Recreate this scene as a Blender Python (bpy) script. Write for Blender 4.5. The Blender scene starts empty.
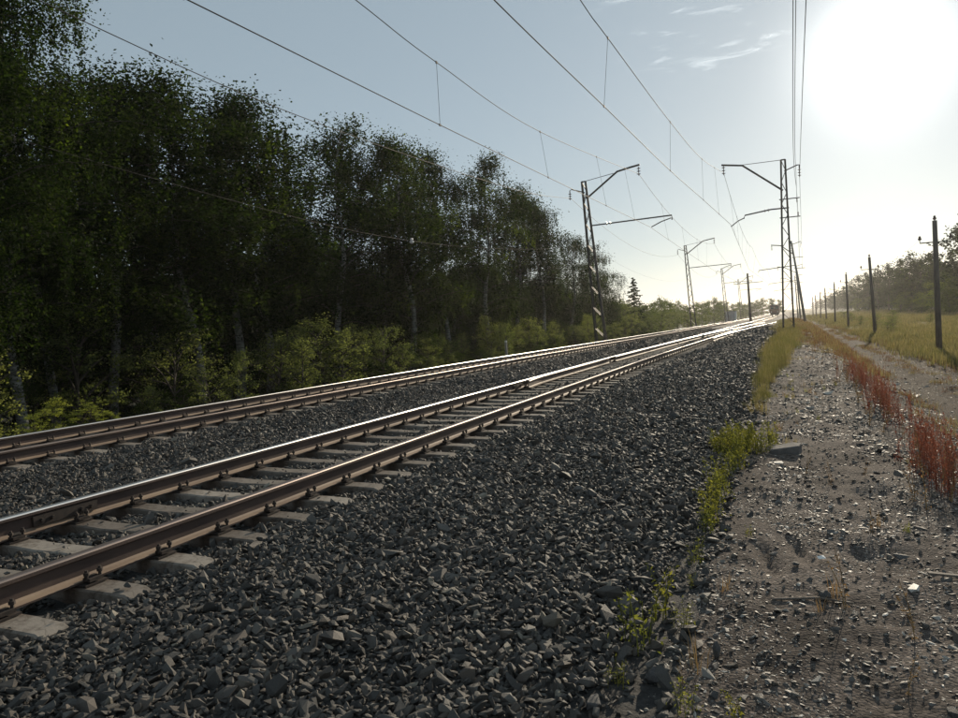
import bpy, bmesh, math, random
import numpy as np
from mathutils import Vector, Matrix, Euler
R = math.radians
random.seed(7); np.random.seed(7)
rng = np.random.default_rng(7)
scene = bpy.context.scene
COL = scene.collection

# ------------------------------------------------------------------ camera
CAM_Z = 1.33
YAW, PITCH, ROLL = R(23.01), R(2.53), R(3.2)
cd = bpy.data.cameras.new('camera'); cam = bpy.data.objects.new('camera', cd); COL.objects.link(cam)
cd.sensor_width = 36.0; cd.lens = 36.0 * 737.0 / 958.0
cd.clip_start = 0.05; cd.clip_end = 20000
cam.location = (0, 0, CAM_Z)
cam.matrix_world = (Matrix.Translation((0, 0, CAM_Z)) @ Matrix.Rotation(YAW, 4, 'Z')
                    @ Matrix.Rotation(R(90) - PITCH, 4, 'X') @ Matrix.Rotation(-ROLL, 4, 'Z'))
scene.camera = cam

# ------------------------------------------------------------------ sky, sun, exposure
SUN_EL, SUN_AZ = R(16.5), R(6.1)          # azimuth clockwise from +Y
world = bpy.data.worlds.new("World"); scene.world = world; world.use_nodes = True
wn, wl = world.node_tree.nodes, world.node_tree.links
wn.clear()
wo = wn.new('ShaderNodeOutputWorld'); bg = wn.new('ShaderNodeBackground')
sky = wn.new('ShaderNodeTexSky'); sky.sky_type = 'NISHITA'; sky.sun_disc = False
sky.sun_elevation = SUN_EL; sky.sun_rotation = SUN_AZ
sky.air_density = 1.0; sky.dust_density = 0.35; sky.ozone_density = 0.9; sky.altitude = 100
bg.inputs['Strength'].default_value = 0.040
veil = wn.new('ShaderNodeBackground'); veil.inputs['Color'].default_value = (0.205, 0.262, 0.290, 1)   # thin high haze over the whole sky
add = wn.new('ShaderNodeAddShader')
hsv = wn.new('ShaderNodeHueSaturation'); hsv.inputs['Saturation'].default_value = 0.62; hsv.inputs['Value'].default_value = 1.0
tnt = wn.new('ShaderNodeMix'); tnt.data_type = 'RGBA'; tnt.blend_type = 'MULTIPLY'; tnt.inputs[0].default_value = 1.0; tnt.inputs[7].default_value = (0.97, 1.0, 1.04, 1)
wl.new(sky.outputs[0], hsv.inputs['Color']); wl.new(hsv.outputs[0], tnt.inputs[6]); wl.new(tnt.outputs[2], bg.inputs['Color'])
# aureole of the sun, round the sun's own direction
wtc = wn.new('ShaderNodeTexCoord'); wdot = wn.new('ShaderNodeVectorMath'); wdot.operation = 'DOT_PRODUCT'
wdot.inputs[1].default_value = (math.sin(SUN_AZ) * math.cos(SUN_EL), math.cos(SUN_AZ) * math.cos(SUN_EL), math.sin(SUN_EL))
wcl = wn.new('ShaderNodeMath'); wcl.operation = 'MAXIMUM'; wcl.inputs[1].default_value = 0.0
wpw = wn.new('ShaderNodeMath'); wpw.operation = 'POWER'; wpw.inputs[1].default_value = 420.0
aur = wn.new('ShaderNodeBackground'); aur.inputs['Color'].default_value = (1.0, 0.97, 0.9, 1); wml = wn.new('ShaderNodeMath'); wml.operation = 'MULTIPLY'; wml.inputs[1].default_value = 0.9
wl.new(wtc.outputs['Generated'], wdot.inputs[0]); wl.new(wdot.outputs['Value'], wcl.inputs[0]); wl.new(wcl.outputs[0], wpw.inputs[0]); wl.new(wpw.outputs[0], wml.inputs[0]); wl.new(wml.outputs[0], aur.inputs['Strength']); wl.new(bg.outputs[0], add.inputs[0]); wl.new(veil.outputs[0], add.inputs[1]); add2 = wn.new('ShaderNodeAddShader'); wl.new(add.outputs[0], add2.inputs[0]); wl.new(aur.outputs[0], add2.inputs[1]); wl.new(add2.outputs[0], wo.inputs['Surface'])
sd = bpy.data.lights.new('sun', 'SUN'); sun = bpy.data.objects.new('sun', sd); COL.objects.link(sun)
sd.energy = 4.8; sd.angle = R(0.6); sd.color = (1.0, 0.86, 0.66)
sdir = Vector((math.sin(SUN_AZ) * math.cos(SUN_EL), math.cos(SUN_AZ) * math.cos(SUN_EL), math.sin(SUN_EL)))
sun.rotation_euler = sdir.to_track_quat('Z', 'Y').to_euler()
sun.location = (10, 100, 60)
scene.view_settings.view_transform = 'Standard'; scene.view_settings.look = 'None'
scene.view_settings.gamma = 1.0; scene.view_settings.exposure = 0.0
try:
    scene.cycles.max_bounces = 6; scene.cycles.diffuse_bounces = 2; scene.cycles.glossy_bounces = 2
    scene.cycles.transmission_bounces = 3; scene.cycles.transparent_max_bounces = 8; scene.cycles.volume_bounces = 0
    scene.cycles.use_denoising = True
except Exception: pass

# ------------------------------------------------------------------ helpers
def vnoise(x, y, seed=0):
    xi, yi = np.floor(x).astype(np.int64), np.floor(y).astype(np.int64)
    xf, yf = x - xi, y - yi
    u, v = xf * xf * (3 - 2 * xf), yf * yf * (3 - 2 * yf)
    def hsh(a, b):
        n = (a * 374761393 + b * 668265263 + seed * 1442695041) & 0xFFFFFFFF
        n = ((n ^ (n >> 13)) * 1274126177) & 0xFFFFFFFF
        return ((n ^ (n >> 16)) & 0xFFFF) / 65535.0
    a, b, c, d = hsh(xi, yi), hsh(xi + 1, yi), hsh(xi, yi + 1), hsh(xi + 1, yi + 1)
    return (a * (1 - u) + b * u) * (1 - v) + (c * (1 - u) + d * u) * v
def fbm(x, y, octv=4, seed=0):
    s, a, t = 0.0, 1.0, 0.0
    for k in range(octv):
        s = s + a * vnoise(x * 2 ** k + 13.7 * k, y * 2 ** k + 5.1 * k, seed + k); t += a; a *= 0.5
    return s / t
def sstep(a, b, x):
    t = np.clip((x - a) / (b - a), 0, 1); return t * t * (3 - 2 * t)

def new_mat(name, color=(0.5, 0.5, 0.5), rough=0.8, metal=0.0, spec=0.5):
    m = bpy.data.materials.new(name); m.use_nodes = True
    n = m.node_tree.nodes; p = n['Principled BSDF']
    p.inputs['Base Color'].default_value = (*color, 1); p.inputs['Roughness'].default_value = rough
    p.inputs['Metallic'].default_value = metal; p.inputs['Specular IOR Level'].default_value = spec
    return m
def ramp(nt, stops, fac):
    r = nt.nodes.new('ShaderNodeValToRGB'); e = r.color_ramp.elements
    e[0].position, e[0].color = stops[0][0], (*stops[0][1], 1)
    e[1].position, e[1].color = stops[-1][0], (*stops[-1][1], 1)
    for p, c in stops[1:-1]:
        k = e.new(p); k.color = (*c, 1)
    nt.links.new(fac, r.inputs[0]); return r.outputs[0]
def noise(nt, scale, detail=5, rough=0.6, coord='Object', stretch=None, dist=0.0):
    tc = nt.nodes.new('ShaderNodeTexCoord'); out = tc.outputs[coord]
    if stretch:
        mp = nt.nodes.new('ShaderNodeMapping'); mp.inputs['Scale'].default_value = stretch
        nt.links.new(out, mp.inputs[0]); out = mp.outputs[0]
    t = nt.nodes.new('ShaderNodeTexNoise'); t.inputs['Scale'].default_value = scale
    t.inputs['Detail'].default_value = detail; t.inputs['Roughness'].default_value = rough
    t.inputs['Distortion'].default_value = dist
    nt.links.new(out, t.inputs['Vector']); return t.outputs['Fac']
def mix(nt, a, b, fac, mode='MIX'):
    m = nt.nodes.new('ShaderNodeMix'); m.data_type = 'RGBA'; m.blend_type = mode
    if isinstance(fac, float): m.inputs[0].default_value = fac
    else: nt.links.new(fac, m.inputs[0])
    for i, v in ((6, a), (7, b)):
        if isinstance(v, tuple): m.inputs[i].default_value = (*v, 1)
        else: nt.links.new(v, m.inputs[i])
    return m.outputs[2]
def bump(nt, h, strength=0.4, dist=0.02):
    b = nt.nodes.new('ShaderNodeBump'); b.inputs['Strength'].default_value = strength
    b.inputs['Distance'].default_value = dist
    nt.links.new(h, b.inputs['Height']); nt.links.new(b.outputs[0], nt.nodes['Principled BSDF'].inputs['Normal'])
def noisy(name, stops, scale, rough=0.8, bstr=0.3, bdist=0.01, metal=0.0, spec=0.5, stretch=None, detail=6, bscale=None, coord='Object'):
    m = new_mat(name, rough=rough, metal=metal, spec=spec); nt = m.node_tree
    f = noise(nt, scale, detail, 0.65, coord, stretch)
    nt.links.new(ramp(nt, stops, f), nt.nodes['Principled BSDF'].inputs['Base Color'])
    if bstr: bump(nt, noise(nt, bscale or scale * 4, 6, 0.7, coord), bstr, bdist)
    return m
def per_instance(name, stops, rough=0.6, spec=0.5, nscale=20.0, bstr=0.5, bdist=0.004):
    m = new_mat(name, rough=rough, spec=spec); nt = m.node_tree
    oi = nt.nodes.new('ShaderNodeObjectInfo')
    c = ramp(nt, stops, oi.outputs['Random'])
    g = ramp(nt, [(0.3, (0.62, 0.62, 0.62)), (0.7, (1.3, 1.28, 1.25))], noise(nt, nscale, 5, 0.7))
    nt.links.new(mix(nt, c, g, 1.0, 'MULTIPLY'), nt.nodes['Principled BSDF'].inputs['Base Color'])
    bump(nt, noise(nt, nscale * 2.5, 5, 0.7), bstr, bdist)
    return m
def leaf_mat(name, c_lo, c_hi, trans=0.4, tcol=None, rough=0.5, clumps=False):
    m = bpy.data.materials.new(name); m.use_nodes = True; nt = m.node_tree; n = nt.nodes
    p = n['Principled BSDF']; p.inputs['Roughness'].default_value = 0.75; p.inputs['Specular IOR Level'].default_value = 0.08
    g = n.new('ShaderNodeNewGeometry')
    c = ramp(nt, [(0.0, c_lo), (1.0, c_hi)], g.outputs['Random Per Island'])
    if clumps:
        c = mix(nt, c, ramp(nt, [(0.40, (0.55, 0.6, 0.6)), (0.60, (1.0, 1.0, 1.0)), (0.72, (3.3, 2.9, 1.5))], noise(nt, 0.75, 3, 0.5)), 1.0, 'MULTIPLY')  # noise paints sunlit highlights and darker clumps into the leaf colour
    oi = n.new('ShaderNodeObjectInfo')
    v = ramp(nt, [(0.0, (0.75, 0.8, 0.75)), (1.0, (1.2, 1.12, 0.95))], oi.outputs['Random'])
    c = mix(nt, c, v, 1.0, 'MULTIPLY')
    nt.links.new(c, p.inputs['Base Color'])
    t = n.new('ShaderNodeBsdfTranslucent')
    nt.links.new(mix(nt, c, tcol or (1.5, 1.7, 0.4), 1.0, 'MULTIPLY'), t.inputs['Color'])
    mx = n.new('ShaderNodeMixShader'); mx.inputs[0].default_value = trans
    nt.links.new(p.outputs[0], mx.inputs[1]); nt.links.new(t.outputs[0], mx.inputs[2])
    nt.links.new(mx.outputs[0], n['Material Output'].inputs['Surface'])
    return m

class MB:
    """collects shapes and builds one mesh"""
    def __init__(s): s.v = []; s.f = []; s.m = []
    def add(s, vs, fs, mi=0):
        o = len(s.v); s.v += [tuple(v) for v in vs]; s.f += [tuple(o + i for i in f) for f in fs]; s.m += [mi] * len(fs)
    def box(s, c, d, rz=0.0, mi=0, M=None):
        x, y, z = d[0] / 2, d[1] / 2, d[2] / 2
        vs = [Vector(p) for p in ((-x,-y,-z),(x,-y,-z),(x,y,-z),(-x,y,-z),(-x,-y,z),(x,-y,z),(x,y,z),(-x,y,z))]
        if M is None: M = Matrix.Rotation(rz, 4, 'Z')
        vs = [Vector(c) + (M @ v) for v in vs]
        s.add(vs, [(0,3,2,1),(4,5,6,7),(0,1,5,4),(1,2,6,5),(2,3,7,6),(3,0,4,7)], mi)
    def bar(s, a, b, w, h=None, mi=0):
        a, b = Vector(a), Vector(b); h = h or w; d = b - a
        q = d.to_track_quat('Y', 'Z').to_matrix().to_4x4()
        s.box((a + b) / 2, (w, d.length, h), M=q, mi=mi)
    def tube(s, pts, rads, n=6, mi=0, cap=True):
        pts = [Vector(p) for p in pts]
        if not hasattr(rads, '__len__'): rads = [rads] * len(pts)
        o = len(s.v); up = Vector((0.31, 0.17, 0.93))
        for i, p in enumerate(pts):
            d = (pts[min(i + 1, len(pts) - 1)] - pts[max(i - 1, 0)]).normalized()
            if abs(d.dot(up)) > 0.97: a = d.cross(Vector((1, 0, 0))).normalized()
            else: a = d.cross(up).normalized()
            b = d.cross(a)
            for k in range(n):
                t = 2 * math.pi * k / n
                s.v.append(tuple(p + (a * math.cos(t) + b * math.sin(t)) * rads[i]))
        for i in range(len(pts) - 1):
            for k in range(n):
                k2 = (k + 1) % n
                s.f.append((o + i*n + k, o + i*n + k2, o + (i+1)*n + k2, o + (i+1)*n + k)); s.m.append(mi)
        if cap:
            s.f.append(tuple(o + k for k in range(n))[::-1]); s.m.append(mi)
            s.f.append(tuple(o + (len(pts)-1)*n + k for k in range(n))); s.m.append(mi)
    def lathe(s, base, prof, n=8, mi=0):
        s.tube([Vector(base) + Vector((0, 0, z)) for r, z in prof], [r for r, z in prof], n, mi)
    def mesh(s, name, mats, smooth=False):
        me = bpy.data.meshes.new(name); me.from_pydata(s.v, [], s.f)
        for m in (mats if isinstance(mats, (list, tuple)) else [mats]): me.materials.append(m)
        me.polygons.foreach_set('material_index', s.m)
        if smooth: me.polygons.foreach_set('use_smooth', [True] * len(s.f))
        me.update(); return me
    def build(s, name, mats, parent=None, loc=None, smooth=False):
        return link(name, s.mesh(name, mats, smooth), parent, loc)
def link(name, me, parent=None, loc=None, rz=None):
    o = bpy.data.objects.new(name, me); COL.objects.link(o)
    if parent: o.parent = parent
    if loc is not None: o.location = loc
    if rz is not None: o.rotation_euler = (0, 0, rz)
    return o
def tag(o, label=None, cat=None, group=None, kind=None):
    if label: o['label'] = label
    if cat: o['category'] = cat
    if group: o['group'] = group
    if kind: o['kind'] = kind
    return o
def thing(name, label, cat, loc=(0, 0, 0), rz=0.0, group=None):
    o = bpy.data.objects.new(name, None); COL.objects.link(o); o.empty_display_size = 0.2
    o.location = loc; o.rotation_euler = (0, 0, rz); return tag(o, label, cat, group)
def kids(o): return [c for c in bpy.data.objects if c.parent == o]
def dup(src, loc, rz=0.0, label=None, scale=None, ch=None):
    r = src.copy(); COL.objects.link(r); r.location = loc; r.rotation_euler = (0, 0, rz)
    if scale is not None: r.scale = (scale,) * 3 if not hasattr(scale, '__len__') else scale
    if label: r['label'] = label
    for c in (ch or list(src.children)):
        k = c.copy(); COL.objects.link(k); k.parent = r
        for g in c.children:
            d = g.copy(); COL.objects.link(d); d.parent = k
    return r
def np_mesh(name, V, F, mats, smooth=False, mi=None):
    me = bpy.data.meshes.new(name); nv, nf, k = len(V), len(F), F.shape[1]
    me.vertices.add(nv); me.vertices.foreach_set('co', np.asarray(V, np.float32).ravel())
    me.loops.add(nf * k); me.loops.foreach_set('vertex_index', np.asarray(F, np.int32).ravel())
    me.polygons.add(nf); me.polygons.foreach_set('loop_start', np.arange(0, nf * k, k, dtype=np.int32))
    for m in (mats if isinstance(mats, (list, tuple)) else [mats]): me.materials.append(m)
    if mi is not None: me.polygons.foreach_set('material_index', np.asarray(mi, np.int32))
    if smooth: me.polygons.foreach_set('use_smooth', np.ones(nf, bool))
    me.update(calc_edges=True); me.validate(); return me

def scatter(name, pos, rot, scl, idx, protos, kind='stuff', label=None, cat=None, parent=None):
    """one object that shows protos on points (for what nobody could count)"""
    n = len(pos); me = bpy.data.meshes.new(name); me.vertices.add(n)
    me.vertices.foreach_set('co', np.asarray(pos, np.float32).ravel())
    for an, arr, ty in (('rot', rot, 'FLOAT_VECTOR'), ('scl', scl, 'FLOAT_VECTOR')):
        a = me.attributes.new(an, ty, 'POINT'); a.data.foreach_set('vector', np.asarray(arr, np.float32).ravel())
    a = me.attributes.new('idx', 'INT', 'POINT'); a.data.foreach_set('value', np.asarray(idx, np.int32))
    o = link(name, me, parent); tag(o, label, cat, None, kind)
    pc = bpy.data.collections.new(name + '_kinds')
    for i, pm in enumerate(protos):
        po = bpy.data.objects.new('%s_kind_%02d' % (name, i), pm); pc.objects.link(po)
    ng = bpy.data.node_groups.new(name + '_scatter', 'GeometryNodeTree')
    ng.interface.new_socket('Geometry', in_out='INPUT', socket_type='NodeSocketGeometry')
    ng.interface.new_socket('Geometry', in_out='OUTPUT', socket_type='NodeSocketGeometry')
    N, L = ng.nodes, ng.links
    gi, go = N.new('NodeGroupInput'), N.new('NodeGroupOutput')
    ci = N.new('GeometryNodeCollectionInfo'); ci.inputs['Collection'].default_value = pc
    ci.inputs['Separate Children'].default_value = True; ci.inputs['Reset Children'].default_value = True
    ip = N.new('GeometryNodeInstanceOnPoints'); ip.inputs['Pick Instance'].default_value = True
    def attr(nm, ty):
        q = N.new('GeometryNodeInputNamedAttribute'); q.data_type = ty; q.inputs['Name'].default_value = nm
        return [s for s in q.outputs if s.name == 'Attribute' and s.enabled][0]
    L.new(gi.outputs[0], ip.inputs['Points']); L.new(ci.outputs[0], ip.inputs['Instance'])
    L.new(attr('rot', 'FLOAT_VECTOR'), ip.inputs['Rotation']); L.new(attr('scl', 'FLOAT_VECTOR'), ip.inputs['Scale'])
    L.new(attr('idx', 'INT'), ip.inputs['Instance Index']); L.new(ip.outputs[0], go.inputs[0])
    md = o.modifiers.new('scatter', 'NODES'); md.node_group = ng
    return o

ORD = ['nearest', 'second nearest', 'third nearest', 'fourth nearest', 'fifth nearest', 'sixth nearest', 'seventh nearest', 'eighth nearest', 'ninth nearest', 'tenth nearest']

# ------------------------------------------------------------------ ground shape
XP = [-3000, -60, -30, -20, -17.5, -15.0, -13.6, -12.6, -11.9, -11.51, -10.7, -9.92, -9.4, -8.9, -7.9, -7.0, -6.4, -5.92, -5.1, -4.33, -3.75, -3.2, -1.2, -0.75, -0.3, 0.9, 1.35, 1.9, 2.6, 3.2, 6.2, 9, 30, 60, 3000]
ZP = [-2.2, -2.2, -2.1, -2.0, -1.7, -0.75, -0.42, -0.30, -0.34, -0.38, -0.235, -0.305, -0.235, -0.225, -0.32, -0.235, -0.24, -0.30, -0.235, -0.305, -0.228, -0.205, -0.25, -0.33, -0.31, -0.33, -0.42, -0.75, -1.15, -1.36, -1.38, -1.36, -0.7, -0.5, -0.5]
def zoff(y): return -0.0040 * np.clip(np.asarray(y, float) - 25, 0, 230)
RUTS = [(-0.20, 5.15, 0.05, 0.34, 0.18), (0.0, 5.42, 0.045, 0.30, 0.20), (0.52, 5.35, 0.26, 0.30, 0.0), (0.60, 7.2, 0.2, 0.2, 0)]
def ground_z(x, y, fine=True):
    x = np.asarray(x, float); y = np.asarray(y, float)
    z = np.interp(x, XP, ZP) + zoff(y)
    if fine:
        w = sstep(-0.7, -0.45, x) * (1 - sstep(1.2, 2.0, x))
        z = z + w * ((fbm(x * 1.3, y * 0.9, 4, 3) - 0.5) * 0.10 + (fbm(x * 7, y * 7, 3, 9) - 0.5) * 0.045)
        for (cx, cy, rx, ry, sk) in RUTS:
            u = (x - cx + (y - cy) * sk) / rx; v = (y - cy) / ry
            z = z - 0.05 * np.exp(-np.clip(u ** 4 + v ** 4, 0, 30))
        wb = sstep(-13.6, -12.5, x) * (1 - sstep(-0.9, -0.6, x))
        z = z + wb * ((fbm(x * 2.2, y * 2.2, 3, 5) - 0.5) * 0.05)
        wf = sstep(6.0, 8, x) + (1 - sstep(-18, -14, x))
        z = z + wf * ((fbm(x * 0.35, y * 0.35, 4, 6) - 0.5) * 0.45)
        wr = sstep(2.6, 3.4, x) * (1 - sstep(5.6, 6.6, x))
        z = z + wr * ((fbm(x * 1.6, y * 0.25, 4, 8) - 0.5) * 0.10 - 0.07 * np.exp(-((x - 3.9) / 0.28) ** 2) - 0.07 * np.exp(-((x - 5.35) / 0.28) ** 2))
        ws = sstep(1.3, 1.7, x) * (1 - sstep(2.8, 3.4, x))
        z = z + ws * (fbm(x * 2, y * 1.2, 4, 12) - 0.5) * 0.22
    return z
def gz(x, y): return float(ground_z(np.array([x]), np.array([y]))[0])
def warp(x, y): return x + (fbm(y * 0.35 + 3, x * 0.0 + 0.5, 3, 21) - 0.5) * 0.5 * np.exp(-((x - 2.2) / 4.6) ** 4) * sstep(-1.6, -0.4, x)
def yrows(y0, y1, near):
    ys = [y0]
    while ys[-1] < y1:
        d = max(abs(ys[-1]), 1.5)
        ys.append(ys[-1] + max(near, (d * 0.011) if near < 0.2 else d * 0.03))
    ys[-1] = y1; return np.array(ys)
def strip(name, xs, ys, mat, label=None):
    X, Y = np.meshgrid(xs, ys); Xw = warp(X, Y); Z = ground_z(Xw, Y)
    V = np.stack([Xw, Y, Z], -1).reshape(-1, 3); a, b = X.shape
    I = np.arange(a * b).reshape(a, b)
    F = np.stack([I[:-1, :-1], I[:-1, 1:], I[1:, 1:], I[1:, :-1]], -1).reshape(-1, 4)
    o = link(name, np_mesh(name, V, F, mat, True)); return tag(o, label, None, None, 'structure')

# ground materials
M = {}
M['ballast_floor'] = noisy('ballast_floor', [(0.3, (0.02, 0.018, 0.017)), (0.55, (0.05, 0.046, 0.043)), (0.75, (0.08, 0.074, 0.068))], 22, 0.9, 1.0, 0.05, bscale=22)
def path_material(name, lo, midc, hi):
    m = new_mat(name, rough=0.95, spec=0.08); nt = m.node_tree
    big = ramp(nt, [(0.35, lo), (0.52, midc), (0.7, hi)], noise(nt, 1.4, 8, 0.7))
    v = nt.nodes.new('ShaderNodeTexVoronoi'); v.inputs['Scale'].default_value = 55.0
    tc = nt.nodes.new('ShaderNodeTexCoord'); nt.links.new(tc.outputs['Object'], v.inputs['Vector'])
    sp = nt.nodes.new('ShaderNodeSeparateColor'); nt.links.new(v.outputs['Color'], sp.inputs[0])
    peb = ramp(nt, [(0.0, (0.35, 0.35, 0.36)), (0.6, (0.9, 0.9, 0.9)), (0.93, (1.25, 1.22, 1.2)), (1.0, (2.4, 2.35, 2.3))], sp.outputs[0])
    fine = ramp(nt, [(0.3, (0.6, 0.6, 0.6)), (0.7, (1.3, 1.3, 1.3))], noise(nt, 38, 6, 0.75))
    c = mix(nt, big, peb, 0.75, 'MULTIPLY'); c = mix(nt, c, fine, 1.0, 'MULTIPLY')
    nt.links.new(c, nt.nodes['Principled BSDF'].inputs['Base Color'])
    ad = nt.nodes.new('ShaderNodeMath'); ad.operation = 'SUBTRACT'
    nt.links.new(noise(nt, 30, 8, 0.75), ad.inputs[0]); nt.links.new(v.outputs['Distance'], ad.inputs[1])
    bump(nt, ad.outputs[0], 0.75, 0.014)
    return m
M['path'] = path_material('path', (0.062, 0.052, 0.046), (0.145, 0.121, 0.106), (0.225, 0.190, 0.164))
M['slope'] = path_material('slope', (0.05, 0.05, 0.05), (0.12, 0.105, 0.09), (0.2, 0.17, 0.13))
M['road'] = path_material('road', (0.024, 0.017, 0.013), (0.05, 0.036, 0.027), (0.085, 0.062, 0.046))
M['meadow'] = noisy('meadow', [(0.3, (0.04, 0.045, 0.016)), (0.5, (0.09, 0.085, 0.035)), (0.7, (0.17, 0.14, 0.075))], 0.5, 0.95, 0.8, 0.1, detail=10, bscale=6)
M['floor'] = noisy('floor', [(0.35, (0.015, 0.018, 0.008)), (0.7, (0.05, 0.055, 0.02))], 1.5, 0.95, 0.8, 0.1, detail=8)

yn = yrows(-6, 60, 0.035)
yb = yrows(-12, 3500, 0.25)
yf = yrows(60, 3500, 1.0)
strip('ballast_bed', np.unique(np.concatenate([np.array(XP)[6:24], np.arange(-13.6, -0.6, 0.22), [-0.6]]))[1:-1] if False else np.unique(np.concatenate([np.arange(-13.6, -0.61, 0.13), [-0.6]])), yrows(-12, 700, 0.12), M['ballast_floor'])
ballast = bpy.data.objects['ballast_bed']
strip('footpath', np.linspace(-0.6, 1.35, 60), np.concatenate([yn, yrows(60, 700, 1.0)[1:]]), M['path'])
strip('embankment_slope', np.linspace(1.35, 3.2, 20), yrows(-12, 700, 0.12), M['slope'])
strip('dirt_road', np.linspace(3.2, 6.2, 24), yrows(-12, 700, 0.2), M['road'])
strip('meadow', np.concatenate([np.linspace(6.2, 40, 50), np.array([50, 70, 110, 200, 500, 3000])]), yrows(-12, 700, 0.6), M['meadow'])
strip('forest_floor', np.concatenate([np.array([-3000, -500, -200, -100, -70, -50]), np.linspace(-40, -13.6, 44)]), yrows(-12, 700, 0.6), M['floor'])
strip('far_ground', np.array([-3000, -800, -200, -60, -30, -13.6, -0.6, 6.2, 30, 60, 200, 800, 3000]), np.array([700, 1000, 2000, 6000.]), M['meadow'])

# ------------------------------------------------------------------ stones
M['stone'] = per_instance('stone', [(0.0, (0.044, 0.041, 0.038)), (0.5, (0.078, 0.073, 0.067)), (0.70, (0.098, 0.080, 0.066)), (0.78, (0.085, 0.080, 0.074)), (0.88, (0.13, 0.12, 0.108)), (0.96, (0.11, 0.096, 0.08)), (1.0, (0.26, 0.235, 0.19))], 0.68, 0.35, 30, 0.6, 0.004)
M['pebble'] = per_instance('pebble', [(0.0, (0.06, 0.056, 0.052)), (0.5, (0.16, 0.145, 0.13)), (0.9, (0.27, 0.25, 0.22)), (1.0, (0.5, 0.48, 0.44))], 0.6, 0.45, 40, 0.4, 0.002)
def stone_mesh(name, seed, flat=0.6, n=13, mat=None):
    r = np.random.default_rng(seed); bm = bmesh.new()
    p = r.normal(size=(n, 3)); p /= np.linalg.norm(p, axis=1)[:, None]; p *= r.uniform(0.75, 1.05, (n, 1))
    p *= np.array([1.0, r.uniform(0.6, 0.9), flat * r.uniform(0.75, 1.2)])
    for q in p: bm.verts.new(q * 0.5)
    h = bmesh.ops.convex_hull(bm, input=bm.verts)
    bmesh.ops.delete(bm, geom=list({g for g in h['geom_interior'] + h['geom_unused'] if isinstance(g, bmesh.types.BMVert)}), context='VERTS')
    bmesh.ops.bevel(bm, geom=list(bm.edges), offset=0.022, segments=1, affect='EDGES', profile=0.5) if seed % 2 else None
    me = bpy.data.meshes.new(name); bm.to_mesh(me); bm.free(); me.materials.append(mat); return me
STONES = [stone_mesh('stone_shape', 100 + i * 2, 0.45 + 0.035 * (i % 10), 12 + i % 4, M['stone']) for i in range(12)]
PEBS = [stone_mesh('pebble_shape', 200 + i * 2, 0.35 + 0.03 * (i % 6), 10, M['pebble']) for i in range(8)]

SP = 0.595
TRACKS = [(-4.33, -5.92), (-9.92, -11.51)]
SL0 = {0: 0.37, 1: 0.11}
def on_sleeper(x, y, pad=0.0):
    bad = np.zeros(len(x), bool)
    for t, (a, b) in enumerate(TRACKS):
        c = (a + b) / 2; u = (y - SL0[t] + SP / 2) % SP - SP / 2
        bad |= (np.abs(u) < 0.118 + pad) & (np.abs(x - c) < 1.33)
        for rx in (a, b): bad |= np.abs(x - rx) < 0.075
    return bad
def jgrid(x0, x1, y0, y1, s, jit=0.9):
    X, Y = np.meshgrid(np.arange(x0, x1, s), np.arange(y0, y1, s)); X, Y = X.ravel(), Y.ravel()
    return X + rng.uniform(-jit, jit, X.size) * s / 2, Y + rng.uniform(-jit, jit, X.size) * s / 2
camf = np.array([-math.sin(YAW), math.cos(YAW)]); camr = np.array([math.cos(YAW), math.sin(YAW)])
def inview(x, y, m=1.15):
    f = x * camf[0] + y * camf[1]; u = x * camr[0] + y * camr[1]
    return (f > 0.8) & (np.abs(u) < 0.66 * m * f + 1.0)
P, Rr, S, ID = [], [], [], []
def put(x, y, dz, size, tilt=0.5):
    n = len(x); sc = size * np.exp(rng.normal(0, 0.33, n))
    P.append(np.stack([x, y, ground_z(x, y) + dz + sc * 0.12], 1))
    Rr.append(np.stack([rng.normal(0, tilt, n), rng.normal(0, tilt, n), rng.uniform(0, 6.28, n)], 1))
    sc = sc * np.where(rng.uniform(size=n) < 0.04, 1.55, 1.0)
    S.append(np.stack([sc * rng.uniform(0.85, 1.6, n), sc, sc * rng.uniform(0.6, 1.0, n)], 1)); ID.append(rng.integers(0, 12, n))
for (y0, y1, s, size) in ((-2, 8, 0.034, 0.046), (8, 18, 0.041, 0.052), (18, 40, 0.07, 0.075), (40, 90, 0.15, 0.15)):
    x, y = jgrid(-13.3, -0.62, y0, y1, s)
    k = inview(x, y) & (~on_sleeper(x, y, 0.01)) & ~((x > -0.95) & (rng.uniform(size=x.size) < (x + 0.95) / 0.35))
    x, y = x[k], y[k]; put(x, y, 0.0, size)
    if y1 < 40:
        k2 = rng.uniform(size=x.size) < 0.30; put(x[k2] + 0.02, y[k2], size * 0.35, size * 1.05, 0.7)
# spill of ballast stones at the path edge
x = -0.62 + np.abs(rng.normal(0, 0.09, 900)); y = rng.uniform(1.5, 30, 900); put(x, y, 0.0, 0.06)
P, Rr, S, ID = (np.concatenate(q) for q in (P, Rr, S, ID))
fd = P[:, 0] * camf[0] + P[:, 1] * camf[1]; ud = P[:, 0] * camr[0] + P[:, 1] * camr[1]
below = (CAM_Z - P[:, 2]) / np.maximum(fd, 0.1)
vis = (np.abs(ud) < 0.62 * fd) & (below < 0.53) & (P[:, 0] > -4.0)
score = np.where(vis, S[:, 1] / np.maximum(fd, 0.1), 0); order = np.argsort(-score); big = order[:300]; rest = order[300:]
scatter('gravel', P[rest], Rr[rest], S[rest], ID[rest], STONES, parent=ballast)
for i in big:
    o = link('stone', STONES[ID[i]], ballast, tuple(P[i])); o.rotation_euler = tuple(Rr[i]); o.scale = tuple(S[i])
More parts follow.
